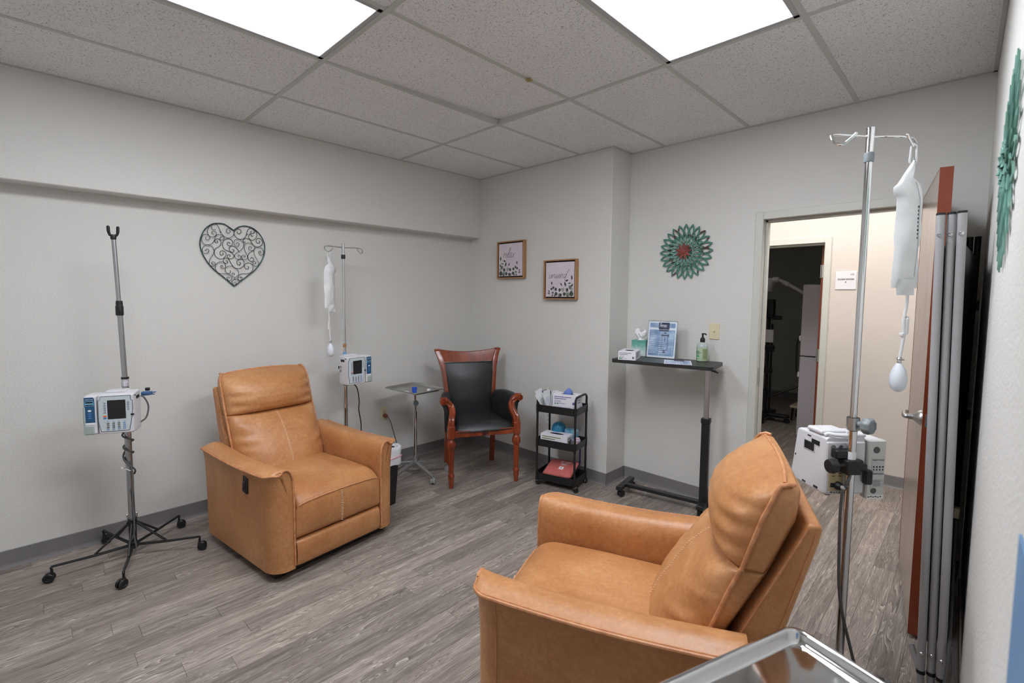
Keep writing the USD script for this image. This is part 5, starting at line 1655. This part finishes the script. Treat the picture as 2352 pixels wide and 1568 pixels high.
def glove_box(p, rz, L, W, Hh, label, group, glove=None, print_m=None, opening=True):
    """carton: long side on local x, front (print) side at -y."""
    t = on_table('glove_box', p, rz, label, 'glove box', group)
    slot = sg.Point(0, 0).buffer(1, 16)
    from shapely import affinity
    slot = affinity.scale(slot, L * .26, W * .17)
    mb = MB().prism(sg.box(-L / 2, -W / 2, L / 2, W / 2).difference(slot), .0012, t=(0, 0, Hh - .0012))
    for s in (-1, 1):
        mb.box2((-L / 2, s * W / 2 - (.001 if s > 0 else 0), 0), (L / 2, s * W / 2 + (.001 if s < 0 else 0), Hh - .0012))
        mb.box2((s * L / 2 - (.001 if s > 0 else 0), -W / 2 + .001, 0), (s * L / 2 + (.001 if s < 0 else 0), W / 2 - .001, Hh - .0012))
    mb.box2((-L / 2, -W / 2, 0), (L / 2, W / 2, .001))
    b = obj('carton', mb, GLOVEW, t, smooth=False)
    obj('gloves_inside', MB().box2((-L / 2 + .004, -W / 2 + .004, .002), (L / 2 - .004, W / 2 - .004, Hh - .014), .004), mat('glove_dark', (.03, .03, .06), rough=.6), b, smooth=False)
    pm, pm2 = MB(), MB()
    print_lines(pm, -L * .44, L * .30, Hh * .82, 2, Hh * .17, Hh * .06, 'x', -W / 2 - .0002, 1)
    print_lines(pm, -L * .44, L * .02, Hh * .46, 3, Hh * .12, Hh * .035, 'x', -W / 2 - .0002, 2)
    pm.box((L * .36, -W / 2 - .0002, Hh * .3), (L * .10, .0006, Hh * .22))
    for s in (-1, 1):
        print_lines(pm, -W * .4, W * .25, Hh * .8, 3, Hh * .22, Hh * .08, 'y', s * (L / 2 + .0002), 3)
    obj('print', pm, print_m or PURP, b, smooth=False, kind='stuff')
    pm2.lathe([(0, 0), (.006, 0), (.006, .0006), (0, .0006)], 12, R=rot(X_, 90), t=(-L * .40, -W / 2, Hh * .18)).box((-L * .30, -W / 2 - .0003, Hh * .18), (.012, .0006, .007))
    obj('emblem', pm2, GREEN, b, smooth=False)
    if glove:
        S = []
        for z, r, off in ((-.012, .020, 0), (.0, .022, 0), (.012, .024, .002), (.024, .019, .005), (.036, .012, .009), (.048, .004, .012)):
            ring = []
            for a in np.linspace(0, 2 * math.pi, 16, endpoint=False):
                q = r * (1 + .25 * math.sin(3 * a + z * 60)) * (1.5 if abs(math.cos(a)) > .5 else 1)
                ring.append((q * math.cos(a) + off, .55 * q * math.sin(a), Hh + z))
            S.append(ring)
        obj('glove', MB().loft(np.array(S)), glove, b, smooth=60)
    return t


tcs, tsn = math.cos(math.radians(TR)), math.sin(math.radians(TR))
glove_box((1.938, -.375, TZ + .0005), 24 - 90 + 90 - 4, .125, .215, .062, 'flat white glove box at the left end of the black table', 'white glove boxes', print_m=mat('print_grey', srgb(110, 108, 130), rough=.5))
# tissue box
t = on_table('tissue_box', (1.898, -.140, TZ + .0005), 12, 'cube box of tissues in teal watercolour print on the black table', 'tissue box')
TISB = usdkit.material(stage, '/World/Looks/tissue_print', {
    'tc': ('texture_coordinate', {}), 's': ('separate_xyz', {}), 'n': ('noise_texture', {'scale': 38, 'detail': 4}),
    'ma': ('math', {'math_type': 'multiply_add', 'value2': .06, 'value3': -.03}), 'ad': ('math', {'math_type': 'add'}),
    'mr': ('map_range', {'from_min': .012, 'from_max': .115}),
    'r': ('rgb_ramp', {'ramp': [(0, srgb(226, 234, 232)), (.35, srgb(190, 216, 210)), (.7, srgb(118, 182, 168)), (1, srgb(92, 160, 146))]}),
    'p': ('principled_bsdf', {'roughness': .45})},
    [('tc.object', 's.vector'), ('tc.object', 'n.vector'), ('n.fac', 'ma.value1'), ('s.z', 'ad.value1'), ('ma.value', 'ad.value2'), ('ad.value', 'mr.value'), ('mr.result', 'r.fac'), ('r.color', 'p.base_color')], surface='p.BSDF')
b = obj('carton', MB().box((0, 0, .062), (.112, .112, .124), .0015), TISB, t, smooth=False)
P = []
for k, v in enumerate(np.linspace(0, 1, 14)):
    row = []
    for u in np.linspace(0, 2 * math.pi, 25):
        r = np.interp(v, [0, .15, .5, .85, 1], [.020, .017, .034, .036, .020]) * (1 + .28 * math.sin(5 * u + 4 * v) + .12 * math.sin(9 * u))
        row.append((r * math.cos(u) * 1.1, r * math.sin(u) * .7, .122 + v * (.078 + .016 * math.sin(2 * u + 1))))
    P.append(row)
obj('tissue', MB().grid(np.array(P)), mat('tissue_white', srgb(238, 238, 240), rough=.9, extra={'subsurface_weight': .0}), t, smooth=60)
obj('opening', MB().lathe([(0, 0), (.036, 0), (.036, .0006), (0, .0006)], 20, t=(0, 0, .124)), mat('clear_film', srgb(205, 214, 214), rough=.2), b, smooth=False)
# sign holder
PRBLUE = usdkit.material(stage, '/World/Looks/flyer_print', {
    'tc': ('texture_coordinate', {}), 'm': ('mapping', {'scale': (6, 1, 9)}), 'n': ('noise_texture', {'scale': 1.6, 'detail': 4}),
    'r': ('rgb_ramp', {'ramp': [(0, srgb(92, 118, 162)), (.42, srgb(132, 156, 192)), (.55, srgb(160, 182, 210)), (.68, srgb(214, 226, 240)), (1, srgb(236, 242, 250))]}), 'p': ('principled_bsdf', {'roughness': .4})},
    [('tc.object', 'm.vector'), ('m.vector', 'n.vector'), ('n.fac', 'r.fac'), ('r.color', 'p.base_color')], surface='p.BSDF')
SLATE = mat('flyer_slate', srgb(72, 78, 112), rough=.5)
t = on_table('sign_holder', (2.092, -.196, TZ + .0005), 8, "slanted clear sign holder with a blue 'I.V. Therapy' sheet on the black table", 'sign holder')
W, Hh, ln = .222, .284, math.radians(9)
Rl = rot(X_, -math.degrees(ln))
mb = MB()
for yo in (-.0022, .0022):
    mb.box(Rl @ np.array([0, yo, Hh / 2]), (W, .0018, Hh), 0, R=Rl)
mb.box((0, .033, .001), (W, .085, .002)).box(Rl @ np.array([0, 0, Hh - .001]), (W, .006, .002), 0, R=Rl)
top = Rl @ np.array([0, .004, Hh])
obj('acrylic', mb.box(((0, (top[1] + .074) / 2, Hh / 2)), (W, .0018, Hh * 1.003), 0, R=rot(X_, math.degrees(math.atan2(top[1] - .074, Hh)) * -1)), GLASSY, t, smooth=False)


def flyer(t, Rm, o, s=1.0):
    """printed sheet in local x-z of frame Rm at o; its lower edge at z = 0."""
    def bx(c, sz, mbb):
        mbb.box(np.array(o) + Rm @ (np.array(c) * s), np.array(sz) * s, 0, R=Rm)
    w, h = .212, .274
    m = MB()
    bx((0, 0, h / 2), (w, .0008, h), m)
    sheet = obj('sheet', m, PAPER, t, smooth=False)
    m = MB()
    bx((0, -.0006, .112), (w - .020, .0006, .196), m)
    bx((0, -.0006, .244), (w - .020, .0006, .034), m)
    obj('blue_panel', m, PRBLUE, sheet, smooth=False)
    m = MB()
    bx((.012, -.001, .240), (.080, .0006, .052), m)
    bx((.012, -.001, .206), (.074, .0006, .010), m)
    # drip bag drawn behind the list
    bx((.024, -.001, .190), (.018, .0005, .014), m)
    bx((.024, -.001, .168), (.058, .0005, .016), m)
    bx((.002, -.001, .112), (.0030, .0005, .10), m)
    bx((.046, -.001, .112), (.0030, .0005, .10), m)
    bx((.024, -.001, .138), (.007, .0005, .030), m)
    bx((.024, -.001, .060), (.046, .0005, .004), m)
    bx((.024, -.001, .046), (.020, .0005, .020), m)
    obj('dark_print', m, SLATE, sheet, smooth=False)
    m = MB()
    r = random.Random(4)
    for k in range(12):
        z = .196 - k * .0145
        bx((-.075 + .01 * r.random(), -.0014, z), (.030 + .03 * r.random(), .0004, .0026), m)
        bx((.012, -.0014, z - .003), (.040 + .03 * r.random(), .0004, .0026), m)
        bx((.084, -.0014, z), (.010, .0004, .0030), m)
    bx((-.012, -.0014, .026), (.0026, .0004, .044), m)
    bx((.002, -.0014, .046), (.024, .0004, .0022), m)
    obj('white_print', m, PAPER, sheet, smooth=False, kind='stuff')
    m = MB()
    script_text(m, 'I.V. Therapy', .0150 * s, np.array(o) + Rm @ (np.array([-.052, -.002, .234]) * s), r=.0010 * s, right=Rm @ np.array([1.0, 0, 0])) if s == 1.0 else None
    if s == 1.0:
        obj('lettering', m, PAPER, sheet)


flyer(t, Rl, Rl @ np.array([0, 0, .005]))
t = on_table('leaflet', (2.283, -.308, TZ + .0008), 26, 'printed blue leaflet lying flat in front of the sign holder', 'leaflet')
flyer(t, rot(X_, -90), np.array([0, -.118, 0]), .86)
# soap bottle
t = on_table('soap_bottle', (2.374, -.112, TZ + .0005), 0, 'clear pump bottle of pale green soap near the right end of the table', 'soap bottle')
GSOAP = mat('green_soap', srgb(196, 222, 184), rough=.18, extra={'transmission_weight': .25, 'subsurface_weight': .0})
CLEARB = mat('clear_plastic', srgb(216, 226, 226), rough=.12, extra={'transmission_weight': .4})
bt = obj('bottle', MB().lathe([(0, 0), (.034, 0), (.0385, .003), (.040, .012), (.040, .098)], 32), GSOAP, t, smooth=40)
obj('shoulder', MB().lathe([(.040, .0981), (.0395, .108), (.036, .119), (.028, .128), (.016, .134), (.014, .140)], 32), CLEARB, bt, smooth=40)
mb = MB()
for (a0, a1, z, h) in ((-150, -122, .094, .003), (-152, -95, .072, .0045), (-152, -78, .064, .004), (-152, -86, .056, .0024), (-152, -90, .051, .0020), (-140, -92, .020, .003)):
    for a in np.arange(a0, a1, 6):
        x, y = .0402 * math.cos(math.radians(a)), .0402 * math.sin(math.radians(a))
        mb.box((x, y, z), (.0006, .0032, h), 0, R=rot(Z_, a))
obj('label_print', mb, mat('label_dark', srgb(70, 96, 76), rough=.5), bt, smooth=False, kind='stuff')
mb = MB()
for a in np.arange(-152, -92, 5):
    mb.box((.0402 * math.cos(math.radians(a)), .0402 * math.sin(math.radians(a)), .038), (.0006, .0037, .009), 0, R=rot(Z_, a))
obj('label_band', mb, GREEN, bt, smooth=False)
mb = MB()
for a in np.arange(-62, -14, 5):
    mb.box((.0402 * math.cos(math.radians(a)), .0402 * math.sin(math.radians(a)), .055), (.0006, .0037, .072), 0, R=rot(Z_, a))
obj('rear_label', mb, mat('label_olive', srgb(150, 160, 118), rough=.5), bt, smooth=False)
obj('pump_head', MB().lathe([(.0165, .138), (.0165, .160), (.014, .166), (.0075, .172), (.0065, .176), (.0065, .192), (.009, .194), (.009, .200), (0, .202)], 22).tube(spline([(0, 0, .197), (.012, -.006, .199), (.026, -.013, .197), (.031, -.016, .192)], 5), .0045, 8), BLACKP, t)

# ================================================================ THE BLACK TROLLEY AND WHAT IS ON IT
CT = (1.410, -.505, 0)
CR = 13.5
cart = xf('utility_trolley', CT, CR, label='black three-tier utility trolley on castors in front of the wall bay', cat='trolley')
LX, LY = .355, .245
ZS3 = (.105, .385, .665)


def basket(z):
    """shallow tray with rounded corners; rim at z."""
    def rr(l, w, r):
        return np.array([(cx + r * math.cos(math.radians(a0 + d)), cy + r * math.sin(math.radians(a0 + d))) for cx, cy, a0 in ((l / 2 - r, w / 2 - r, 0), (-l / 2 + r, w / 2 - r, 90), (-l / 2 + r, -w / 2 + r, 180), (l / 2 - r, -w / 2 + r, 270)) for d in (0, 30, 60, 90)])
    S = []
    for l, w, zz in ((LX - .02, LY - .02, z - .062), (LX - .012, LY - .012, z - .060), (LX - .002, LY - .002, z - .004), (LX + .004, LY + .004, z - .003), (LX + .005, LY + .005, z), (LX - .004, LY - .004, z), (LX - .006, LY - .006, z - .006), (LX - .018, LY - .018, z - .058)):
        S.append([(x, y, zz) for x, y in rr(l, w, .035)])
    return MB().loft(np.array(S))


for z in ZS3:
    obj('basket', basket(z), BLACKM, cart, smooth=35)
for s in (-1, 1):
    x = s * (LX / 2 - .012)
    yy = LY / 2 - .010
    for q in (-1, 1):
        obj('post', MB().cyl((x, q * yy, .045), (x, q * yy, .70), .0088, 12), BLACKM, cart)
        for z in ZS3:
            obj('clip', MB().cyl((x, q * yy, z - .066), (x, q * yy, z + .002), .0115, 12), BLACKP, cart)
        caster(cart, (x, q * yy, 0), .021, .014, BLACKP, -.002, 30 * q + 70, CHROME)
    obj('handle', MB().tube(spline([(x, -yy, .698), (x, -yy, .725), (x, -yy + .020, .745), (x, -yy + .05, .750), (x, yy - .05, .750), (x, yy - .020, .745), (x, yy, .725), (x, yy, .698)], 6), .0088, 12), BLACKM, cart)


def in_cart(name, p, rz, label, cat, group=None):
    q = loc2w(CT, CR, p)
    return xf(name, q, CR + rz, label=label, cat=cat, group=group)


q = loc2w(CT, CR, (.060, -.030, ZS3[2] - .0575))
glove_box(q, CR + 3, .210, .124, .062, 'lower white glove box in the stack on the top shelf of the trolley', 'white glove boxes')
q = loc2w(CT, CR, (.060, -.030, ZS3[2] + .0050))
glove_box(q, CR + 4, .205, .120, .088, 'white and violet box with a blue glove sticking out, on the trolley', 'white glove boxes', glove=mat('glove_blue', srgb(100, 122, 196), rough=.5))
WRAP = mat('paper_wrap', srgb(238, 240, 242), srgb(226, 230, 234), rough=.6, scale=20)
for k in range(5):
    pos = ['leftmost and leaning furthest over', 'second from the left', 'middle', 'fourth from the left', 'rightmost, nearest the glove box'][k]
    t = in_cart('dressing_packet', (-.145 + k * .021, -.045 + .012 * (k % 2), ZS3[2] - .057), -12, f'white wrapped dressing packet standing on the trolley, {pos} of five', 'packet', 'white wrapped dressing packets on the top shelf')
    Rq = rot(Y_, -13 + 4 * k) @ rot(X_, 10 - 4 * k) @ rot(X_, 30 if k in (1, 3) else 0)
    m = MB()
    P = []
    for u in np.linspace(-1, 1, 9):
        P.append([(.0045 * (1 - u * u) * (1 - v * v) + .001, u * .044, .084 + v * .082) for v in np.linspace(-1, 1, 9)])
    P = np.array(P)
    m.grid(P).grid((P * np.array([-1, 1, 1]))[::-1])
    mm = m.mesh()
    mm.vertices = mm.vertices @ Rq.T
    mm.vertices[:, 2] -= mm.vertices[:, 2].min() - .001
    pk = obj('wrapper', mm, WRAP, t, smooth=60)
    m = MB()
    for r_ in range(3):
        m.box(Rq @ np.array([.0060, .0, .128 - r_ * .016]) + np.array([0, 0, 0]), (.0006, .030 - .008 * r_, .003), 0, R=Rq)
    obj('print', m, mat('print_pale_blue', srgb(150, 190, 220), rough=.6), pk, smooth=False)
t = in_cart('tissue_pouch', (-.085, .065, ZS3[2] - .057), 0, 'crumpled white pouch behind the glove box on the trolley', 'pouch')
S = []
for v in np.linspace(0, 1, 12):
    ring = []
    for a in np.linspace(0, 2 * math.pi, 24, endpoint=False):
        r = (.040 - .016 * v + .010 * math.sin(math.pi * v)) * (1 + .16 * math.sin(3 * a + 5 * v) + .08 * math.sin(7 * a - 3 * v))
        ring.append((r * math.cos(a), r * .8 * math.sin(a), v * (.118 + .014 * math.sin(2 * a))))
    S.append(ring)
obj('pouch', MB().loft(np.array(S)), PAPER, t, smooth=60)
t = in_cart('blue_clip', (-.128, .075, ZS3[2] - .057), 0, 'small blue plastic piece behind the dressing packets', 'clip')
obj('body', MB().rbox((0, 0, .045), (.04, .014, .09), .005), mat('bright_blue', srgb(40, 100, 190), rough=.4), t)
t = in_cart('flat_packets', (-.09, -.085, ZS3[2] - .0555), 4, 'flat stack of white packets lying along the front of the top shelf', 'packet')
for k in range(3):
    obj('packet', MB().box((.012 * k, .004 * k, .005 + .010 * k), (.12, .05, .008), .003, R=rot(Z_, 6 * k - 5)), WRAP, t, smooth=False)
t = in_cart('green_swab', (-.03, -.088, ZS3[2] - .0555), 8, 'pale green wrapped swab at the front of the top shelf', 'packet')
obj('wrapper', MB().rbox((0, 0, .016), (.06, .030, .030), .007), mat('pale_green', srgb(140, 200, 180), rough=.5), t)

glove_box(loc2w(CT, CR, (-.025, -.040, ZS3[1] - .0575)), CR + 1, .235, .118, .098, 'white and green box of nitrile gloves on the middle shelf', 'white glove boxes', print_m=mat('print_olive', srgb(108, 136, 60), rough=.5))
t = in_cart('blue_dish', (-.055, .062, ZS3[1] - .057), 0, 'rounded translucent blue dish standing behind the green glove box', 'dish')
obj('dish', MB().lathe([(0, 0), (.052, .002), (.060, .05), (.061, .10), (.055, .135), (.040, .156), (.02, .166), (0, .168)], 28), mat('blue_translucent', srgb(40, 132, 180), srgb(70, 160, 200), rough=.2, scale=30, extra={'transmission_weight': .2}), t, smooth=60)
t = in_cart('blue_bag', (.060, .060, ZS3[1] - .057), 0, 'pale blue folded bag at the back of the middle shelf', 'bag')
obj('bag', MB().rbox((0, 0, .065), (.11, .07, .13), .022).rbox((.045, -.03, .06), (.03, .03, .115), .012), mat('blue_film', srgb(64, 150, 188), srgb(150, 190, 205), rough=.25, scale=22), t)
t = in_cart('clear_wrapped_roll', (.135, -.01, ZS3[1] - .057), 20, 'pinkish bandage roll in clear wrap at the right of the middle shelf', 'bandage')
obj('roll', MB().lathe([(.012, 0), (.03, 0), (.033, .004), (.033, .062), (.03, .066), (.012, .066)], 24, t=(0, 0, 0)).rbox((.0, .03, .04), (.05, .02, .07), .008), mat('bandage_pink', srgb(214, 176, 170), srgb(150, 160, 220), rough=.4, scale=26), t)
t = in_cart('scissors', (.112, -.085, ZS3[1] - .0575), 35, 'black-handled scissors at the front right of the middle shelf', 'scissors')
m = MB()
for s in (-1, 1):
    th = np.linspace(0, 2 * math.pi, 20, endpoint=False)
    m.tube(np.stack([.006 * s + .004 * np.sin(th), s * .016 + .012 * np.cos(th), .062 + .016 * np.sin(th)], 1), .004, 8, closed=True)
obj('handles', m, BLACKP, t)
obj('blades', MB().box((0, 0, .024), (.004, .014, .048), .001), BRUSHED, t, smooth=False)
t = in_cart('small_packet', (.075, -.098, ZS3[1] - .0575), 0, 'small white packet beside the scissors on the middle shelf', 'packet')
obj('wrapper', MB().rbox((0, 0, .024), (.04, .016, .048), .005), WRAP, t)

t = in_cart('first_aid_pouch', (.0, .0, ZS3[0] - .0565), -3, 'coral pink zipped first aid pouch on the bottom shelf of the trolley', 'pouch')
CORAL = mat('coral_fabric', srgb(208, 112, 108), srgb(198, 100, 96), rough=.7, scale=60, bump=.3, bscale=300, bdist=.001)
Rp = rot(X_, 24) @ rot(Y_, -5)
mb = MB().rbox((0, 0, 0), (.262, .190, .042), .018)
mm = mb.mesh()
mm = mm.subdivide().subdivide()
mm.vertices[:, 2] += np.where(mm.vertices[:, 2] > 0, .010 * np.clip(1 - (mm.vertices[:, 0] / .14) ** 2, 0, 1) * np.clip(1 - (mm.vertices[:, 1] / .1) ** 2, 0, 1), 0)
mm.vertices = mm.vertices @ Rp.T + np.array([0, 0, 0.074])
body = obj('body', mm, CORAL, t, smooth=60)
mb = MB()
pts = [(x, y, .006) for x, y in sg.box(-.108, -.070, .108, .070).buffer(.028, 5).exterior.coords[:-1]]
mb.tube(np.array(pts) @ Rp.T + np.array([0, 0, 0.074]), .0045, 6, closed=True)
obj('zip', mb, BLACKP, body)
RP = Rp @ rot(Z_, 180)
mb = MB().text('FIRST AID', .014, RP, Rp @ np.array([.030, .052, .0335]) + np.array([0, 0, 0.074 - .004]), .002, True)
for k in range(2):
    mb.box(Rp @ np.array([.03, .030 - .012 * k, .0315]) + np.array([0, 0, 0.074]), (.07 - .02 * k, .004, .0025), 0, R=Rp)
obj('lettering', mb, mat('print_white', srgb(226, 210, 208), rough=.6), body, smooth=False)
mb = MB().prism(sg.box(-.014, -.010, .014, .010).buffer(.006), .003, Rp, Rp @ np.array([.02, -.020, .0298]) + np.array([0, 0, 0.074]))
sh = obj('badge', mb, PAPER, body, smooth=False)
o = Rp @ np.array([.02, -.020, .0330]) + np.array([0, 0, 0.074])
obj('cross', MB().box(o, (.012, .004, .0012), 0, R=Rp).box(o, (.004, .012, .0012), 0, R=Rp), mat('cross_red', srgb(150, 50, 56), rough=.6), body, smooth=False)
t = in_cart('blue_strap', (.128, .085, ZS3[1] - .14), 0, 'dark blue strap hanging down behind the trolley posts', 'strap')
obj('strap', MB().box((0, 0, .0), (.012, .004, .15), .001), mat('strap_blue', srgb(30, 44, 110), rough=.6), t, smooth=False)

# ================================================================ WASTE BIN
t = xf('waste_bin', (.735, -1.770, 0), 8, label='slim black waste bin with a white liner beside the left recliner', cat='waste bin')
S = []
for k, z in ((.78, 0), (.8, .004), (1.0, .395), (1.03, .40), (1.03, .41), (.96, .41), (.94, .39), (.76, .01)):
    r = .03
    a, b = .085 * k, .125 * k
    S.append([(sx * (a - r) + r * math.cos(math.radians(d)), sy * (b - r) + r * math.sin(math.radians(d)), z) for sx, sy, d0 in ((1, 1, 0), (-1, 1, 90), (-1, -1, 180), (1, -1, 270)) for d in (d0, d0 + 30, d0 + 60, d0 + 90)])
obj('bin', MB().loft(np.array(S)), BLACKP, t, smooth=35)
P = []
for v, k in ((.30, 1.12), (.335, 1.16), (.37, 1.14), (.40, 1.15), (.425, 1.13), (.432, 1.05), (.42, .98), (.36, .90)):
    row = []
    for u in np.linspace(0, 2 * math.pi, 61):
        c, s_ = math.cos(u), math.sin(u)
        q = (abs(c) ** 5 + abs(s_) ** 5) ** -.2
        w = 1 + .022 * math.sin(11 * u + v * 40) + .015 * math.sin(23 * u)
        row.append((.085 * k * q * c * w, .125 * k * q * s_ * w, v + .006 * math.sin(7 * u)))
    P.append(row)
obj('liner', MB().grid(np.array(P)), mat('liner_white', srgb(224, 228, 232), rough=.3, extra={'transmission_weight': .0}), t, smooth=60)
mb = MB().tube([(.085 * 1.17 * (abs(math.cos(u)) ** 5 + abs(math.sin(u)) ** 5) ** -.2 * math.cos(u), .125 * 1.17 * (abs(math.cos(u)) ** 5 + abs(math.sin(u)) ** 5) ** -.2 * math.sin(u), .352 + .006 * math.sin(3 * u)) for u in np.linspace(0, 2 * math.pi, 60, endpoint=False)], .0035, 6, closed=True)
obj('drawstring', mb, mat('drawstring_pink', srgb(224, 150, 170), rough=.5), t, label='pale pink drawstring of the liner')

# ================================================================ FOLDING SCREEN BEHIND THE DOOR
scr = xf('folding_screen', (3.706, -1.2, 0), 0, label='folded privacy screen with grey tube frames standing beside the open door', cat='folding screen')
UsdGeom.Xformable(scr).AddRotateYOp().Set(-1.16)
TUBE = mat('screen_tube', srgb(176, 176, 178), rough=.36, metal=.15)
CLOTH = mat('screen_cloth', (.010, .010, .016), (.014, .014, .022), rough=.55, scale=6)
for k in range(3):
    x, y0 = .0285 * k, .012 * (k % 2)
    obj('frame_tube', MB().cyl((x, y0, .12), (x, y0, 1.832), .0132, 18), TUBE, scr)
    obj('cap', MB().cyl((x, y0, 1.832), (x, y0, 1.840), .0136, 16), BLACKP, scr)
    obj('collar', MB().cyl((x, y0, .108), (x, y0, .122), .0140, 16), BLACKP, scr)
    obj('bolt', MB().lathe([(.0078, 0), (.0078, .0020), (.0055, .0050), (0, .006)], 14, R=rot(X_, 90), t=(x, y0 - .0122, 1.760)), CHROME, scr)
    obj('bolt', MB().lathe([(.0065, 0), (.0065, .0015), (.0045, .0040), (0, .0045)], 14, R=rot(X_, 90), t=(x, y0 - .0122, .190)), CHROME, scr)
    obj('rear_tube', MB().cyl((x - .004, .98, .06), (x + .038, .98, 1.84), .0125, 14), BLACKM, scr)  # black colour stands in for the shade behind the door on these tubes
    obj('panel', MB().hull([(x + a + (.036 * z / 1.74 if y > .5 else 0) - (.004 if y > .5 else 0), y, z) for a in (-.004, .004) for y in (y0 + .012, .972) for z in (.16, 1.735)]), CLOTH, scr, smooth=False, label='dark navy cloth panel')
    obj('foot', MB().tube(spline([(x, y0, .112), (x + .001, y0 + .0, .06), (x + .004, y0 - .02, .025), (x + .006, y0 - .10, .014)], 6), .0118, 12), TUBE, scr)
    obj('hinge', MB().box((x + .030, .99, .95), (.02, .012, .05), .002).box((x + .042, .99, 1.5), (.02, .012, .05), .002), BLACKP, scr, smooth=False)
obj('foot', MB().tube([(-.006, .0, .125), (-.034, .03, .19)], .011, 12), TUBE, scr)
t = xf('screen_cord', (3.768, -1.225, .0), 0, label='grey cord with a cream plug hanging in front of the dark screen', cat='power cord')
obj('cord', MB().tube(spline([(.0, .23, .66), (.004, .16, .50), (.008, .06, .33), (.008, -.02, .18), (-.012, -.06, .07), (-.045, -.12, .010), (-.07, -.22, .006)], 8), .0052, 8), CORDG, t)
obj('plug', MB().rbox((.0, .235, .69), (.018, .030, .042), .004), CREAM, t)

# blue notice on the right wall, right next to the camera
mb = MB().box((0, -.002, 0), (.60, .003, .42), .001)
nb = xf('blue_notice', (wallx(-2.99) - .001, -2.99, 1.03), -90 + math.degrees(math.atan(SC)), label='blue sheet on the right wall at the very edge of the picture', cat='poster')
obj('sheet', mb, mat('notice_blue', srgb(110, 150, 190), srgb(98, 138, 180), rough=.55, scale=8), nb, smooth=False)

# ================================================================ THE DARK ROOM ACROSS THE CORRIDOR
t = xf('tall_cabinet', (2.72, 2.72, 0), 0, label='tall pale two-door cabinet just inside the dark room', cat='cabinet')
FR = mat('fridge_paint', srgb(196, 190, 198), rough=.4)
obj('upper_door', MB().box2((-.31, -.32, .915), (.30, .30, 1.690), .006), FR, t, smooth=False)
obj('lower_door', MB().box2((-.31, -.32, .03), (.30, .30, .903), .006), FR, t, smooth=False)
obj('plinth', MB().box2((-.29, -.30, 0), (.28, .28, .03)), BLACKP, t, smooth=False)
obj('handle', MB().tube(spline([(-.31, -.27, 1.09), (-.345, -.27, 1.07), (-.352, -.27, .92), (-.345, -.27, .73), (-.31, -.27, .71)], 6), .009, 10), BLACKP, t)
obj('handle_bracket', MB().rbox((-.318, -.27, 1.10), (.03, .04, .06), .008).rbox((-.318, -.27, .70), (.03, .04, .06), .008), WHITEP, t)
t = xf('exam_lamp', (2.62, 3.25, 0), 0, label='white jointed examination lamp reaching into the dark room from the right', cat='lamp')
obj('wall_pole', MB().cyl((0, .06, 0.02), (0, .06, 1.52), .02, 14).lathe([(.16, 0), (.16, .02), (.03, .03)], 24, t=(0, .06, 0)), WHITEP, t)
obj('arm', MB().tube([(0, .06, 1.49), (-.34, 0, 1.57), (-.56, -.03, 1.712)], .021, 12).tube([(-.56, -.03, 1.712), (-.62, -.03, 1.745)], .028, 12), WHITEP, t)
obj('lamp_head', MB().tube(spline([(-.60, -.03, 1.735), (-.68, -.03, 1.775), (-.76, -.03, 1.76), (-.80, -.03, 1.68), (-.805, -.03, 1.63)], 6), [.02] * 6 + [.035] * 6 + [.055] * 6 + [.06] * 7, 14), WHITEP, t)
t = xf('dark_stand', (1.935, 3.0, 0), 0, label='black equipment stand on wheels in the dark room', cat='stand')
obj('column', MB().box2((-.035, -.02, .10), (-.005, .02, 1.30), .004).box2((.012, -.02, .10), (.03, .02, 1.22), .004), BLACKP, t, smooth=False)
obj('head', MB().rbox((-.02, 0, 1.41), (.12, .10, .24), .02).rbox((.07, 0, 1.30), (.10, .06, .05), .01), BLACKP, t)
obj('bracket', MB().box2((-.06, -.03, .88), (.05, .03, .95), .004).box2((-.07, -.025, .60), (.04, .025, .66), .004), BLACKP, t, smooth=False)
obj('label', MB().box2((-.045, -.0315, .99), (.045, -.0215, 1.15)), PAPER, t, smooth=False)
obj('base', MB().box2((-.25, -.05, .06), (.25, .05, .10), .008).box2((-.04, -.26, .06), (.04, .26, .10), .008), BLACKP, t, smooth=False)
for a, b in ((-.22, 0), (.22, 0), (0, -.23), (0, .23)):
    caster(t, (a, b, 0), .03, .02, BLACKP, .0, 30, BLACKP)
obj('side_arm', MB().tube([(.02, .0, .30), (.42, .10, .52)], .014, 10), BLACKP, t)
t = xf('step_stool', (2.30, 3.35, 0), 0, label='low stool with a cream top at the foot of the dark room', cat='stool')
obj('top', MB().box2((-.16, -.14, .16), (.16, .14, .19), .006), CREAM, t, smooth=False)
for a in (-1, 1):
    for b in (-1, 1):
        obj('leg', MB().cyl((a * .14, b * .12, 0), (a * .13, b * .11, .162), .012, 10), BLACKP, t)
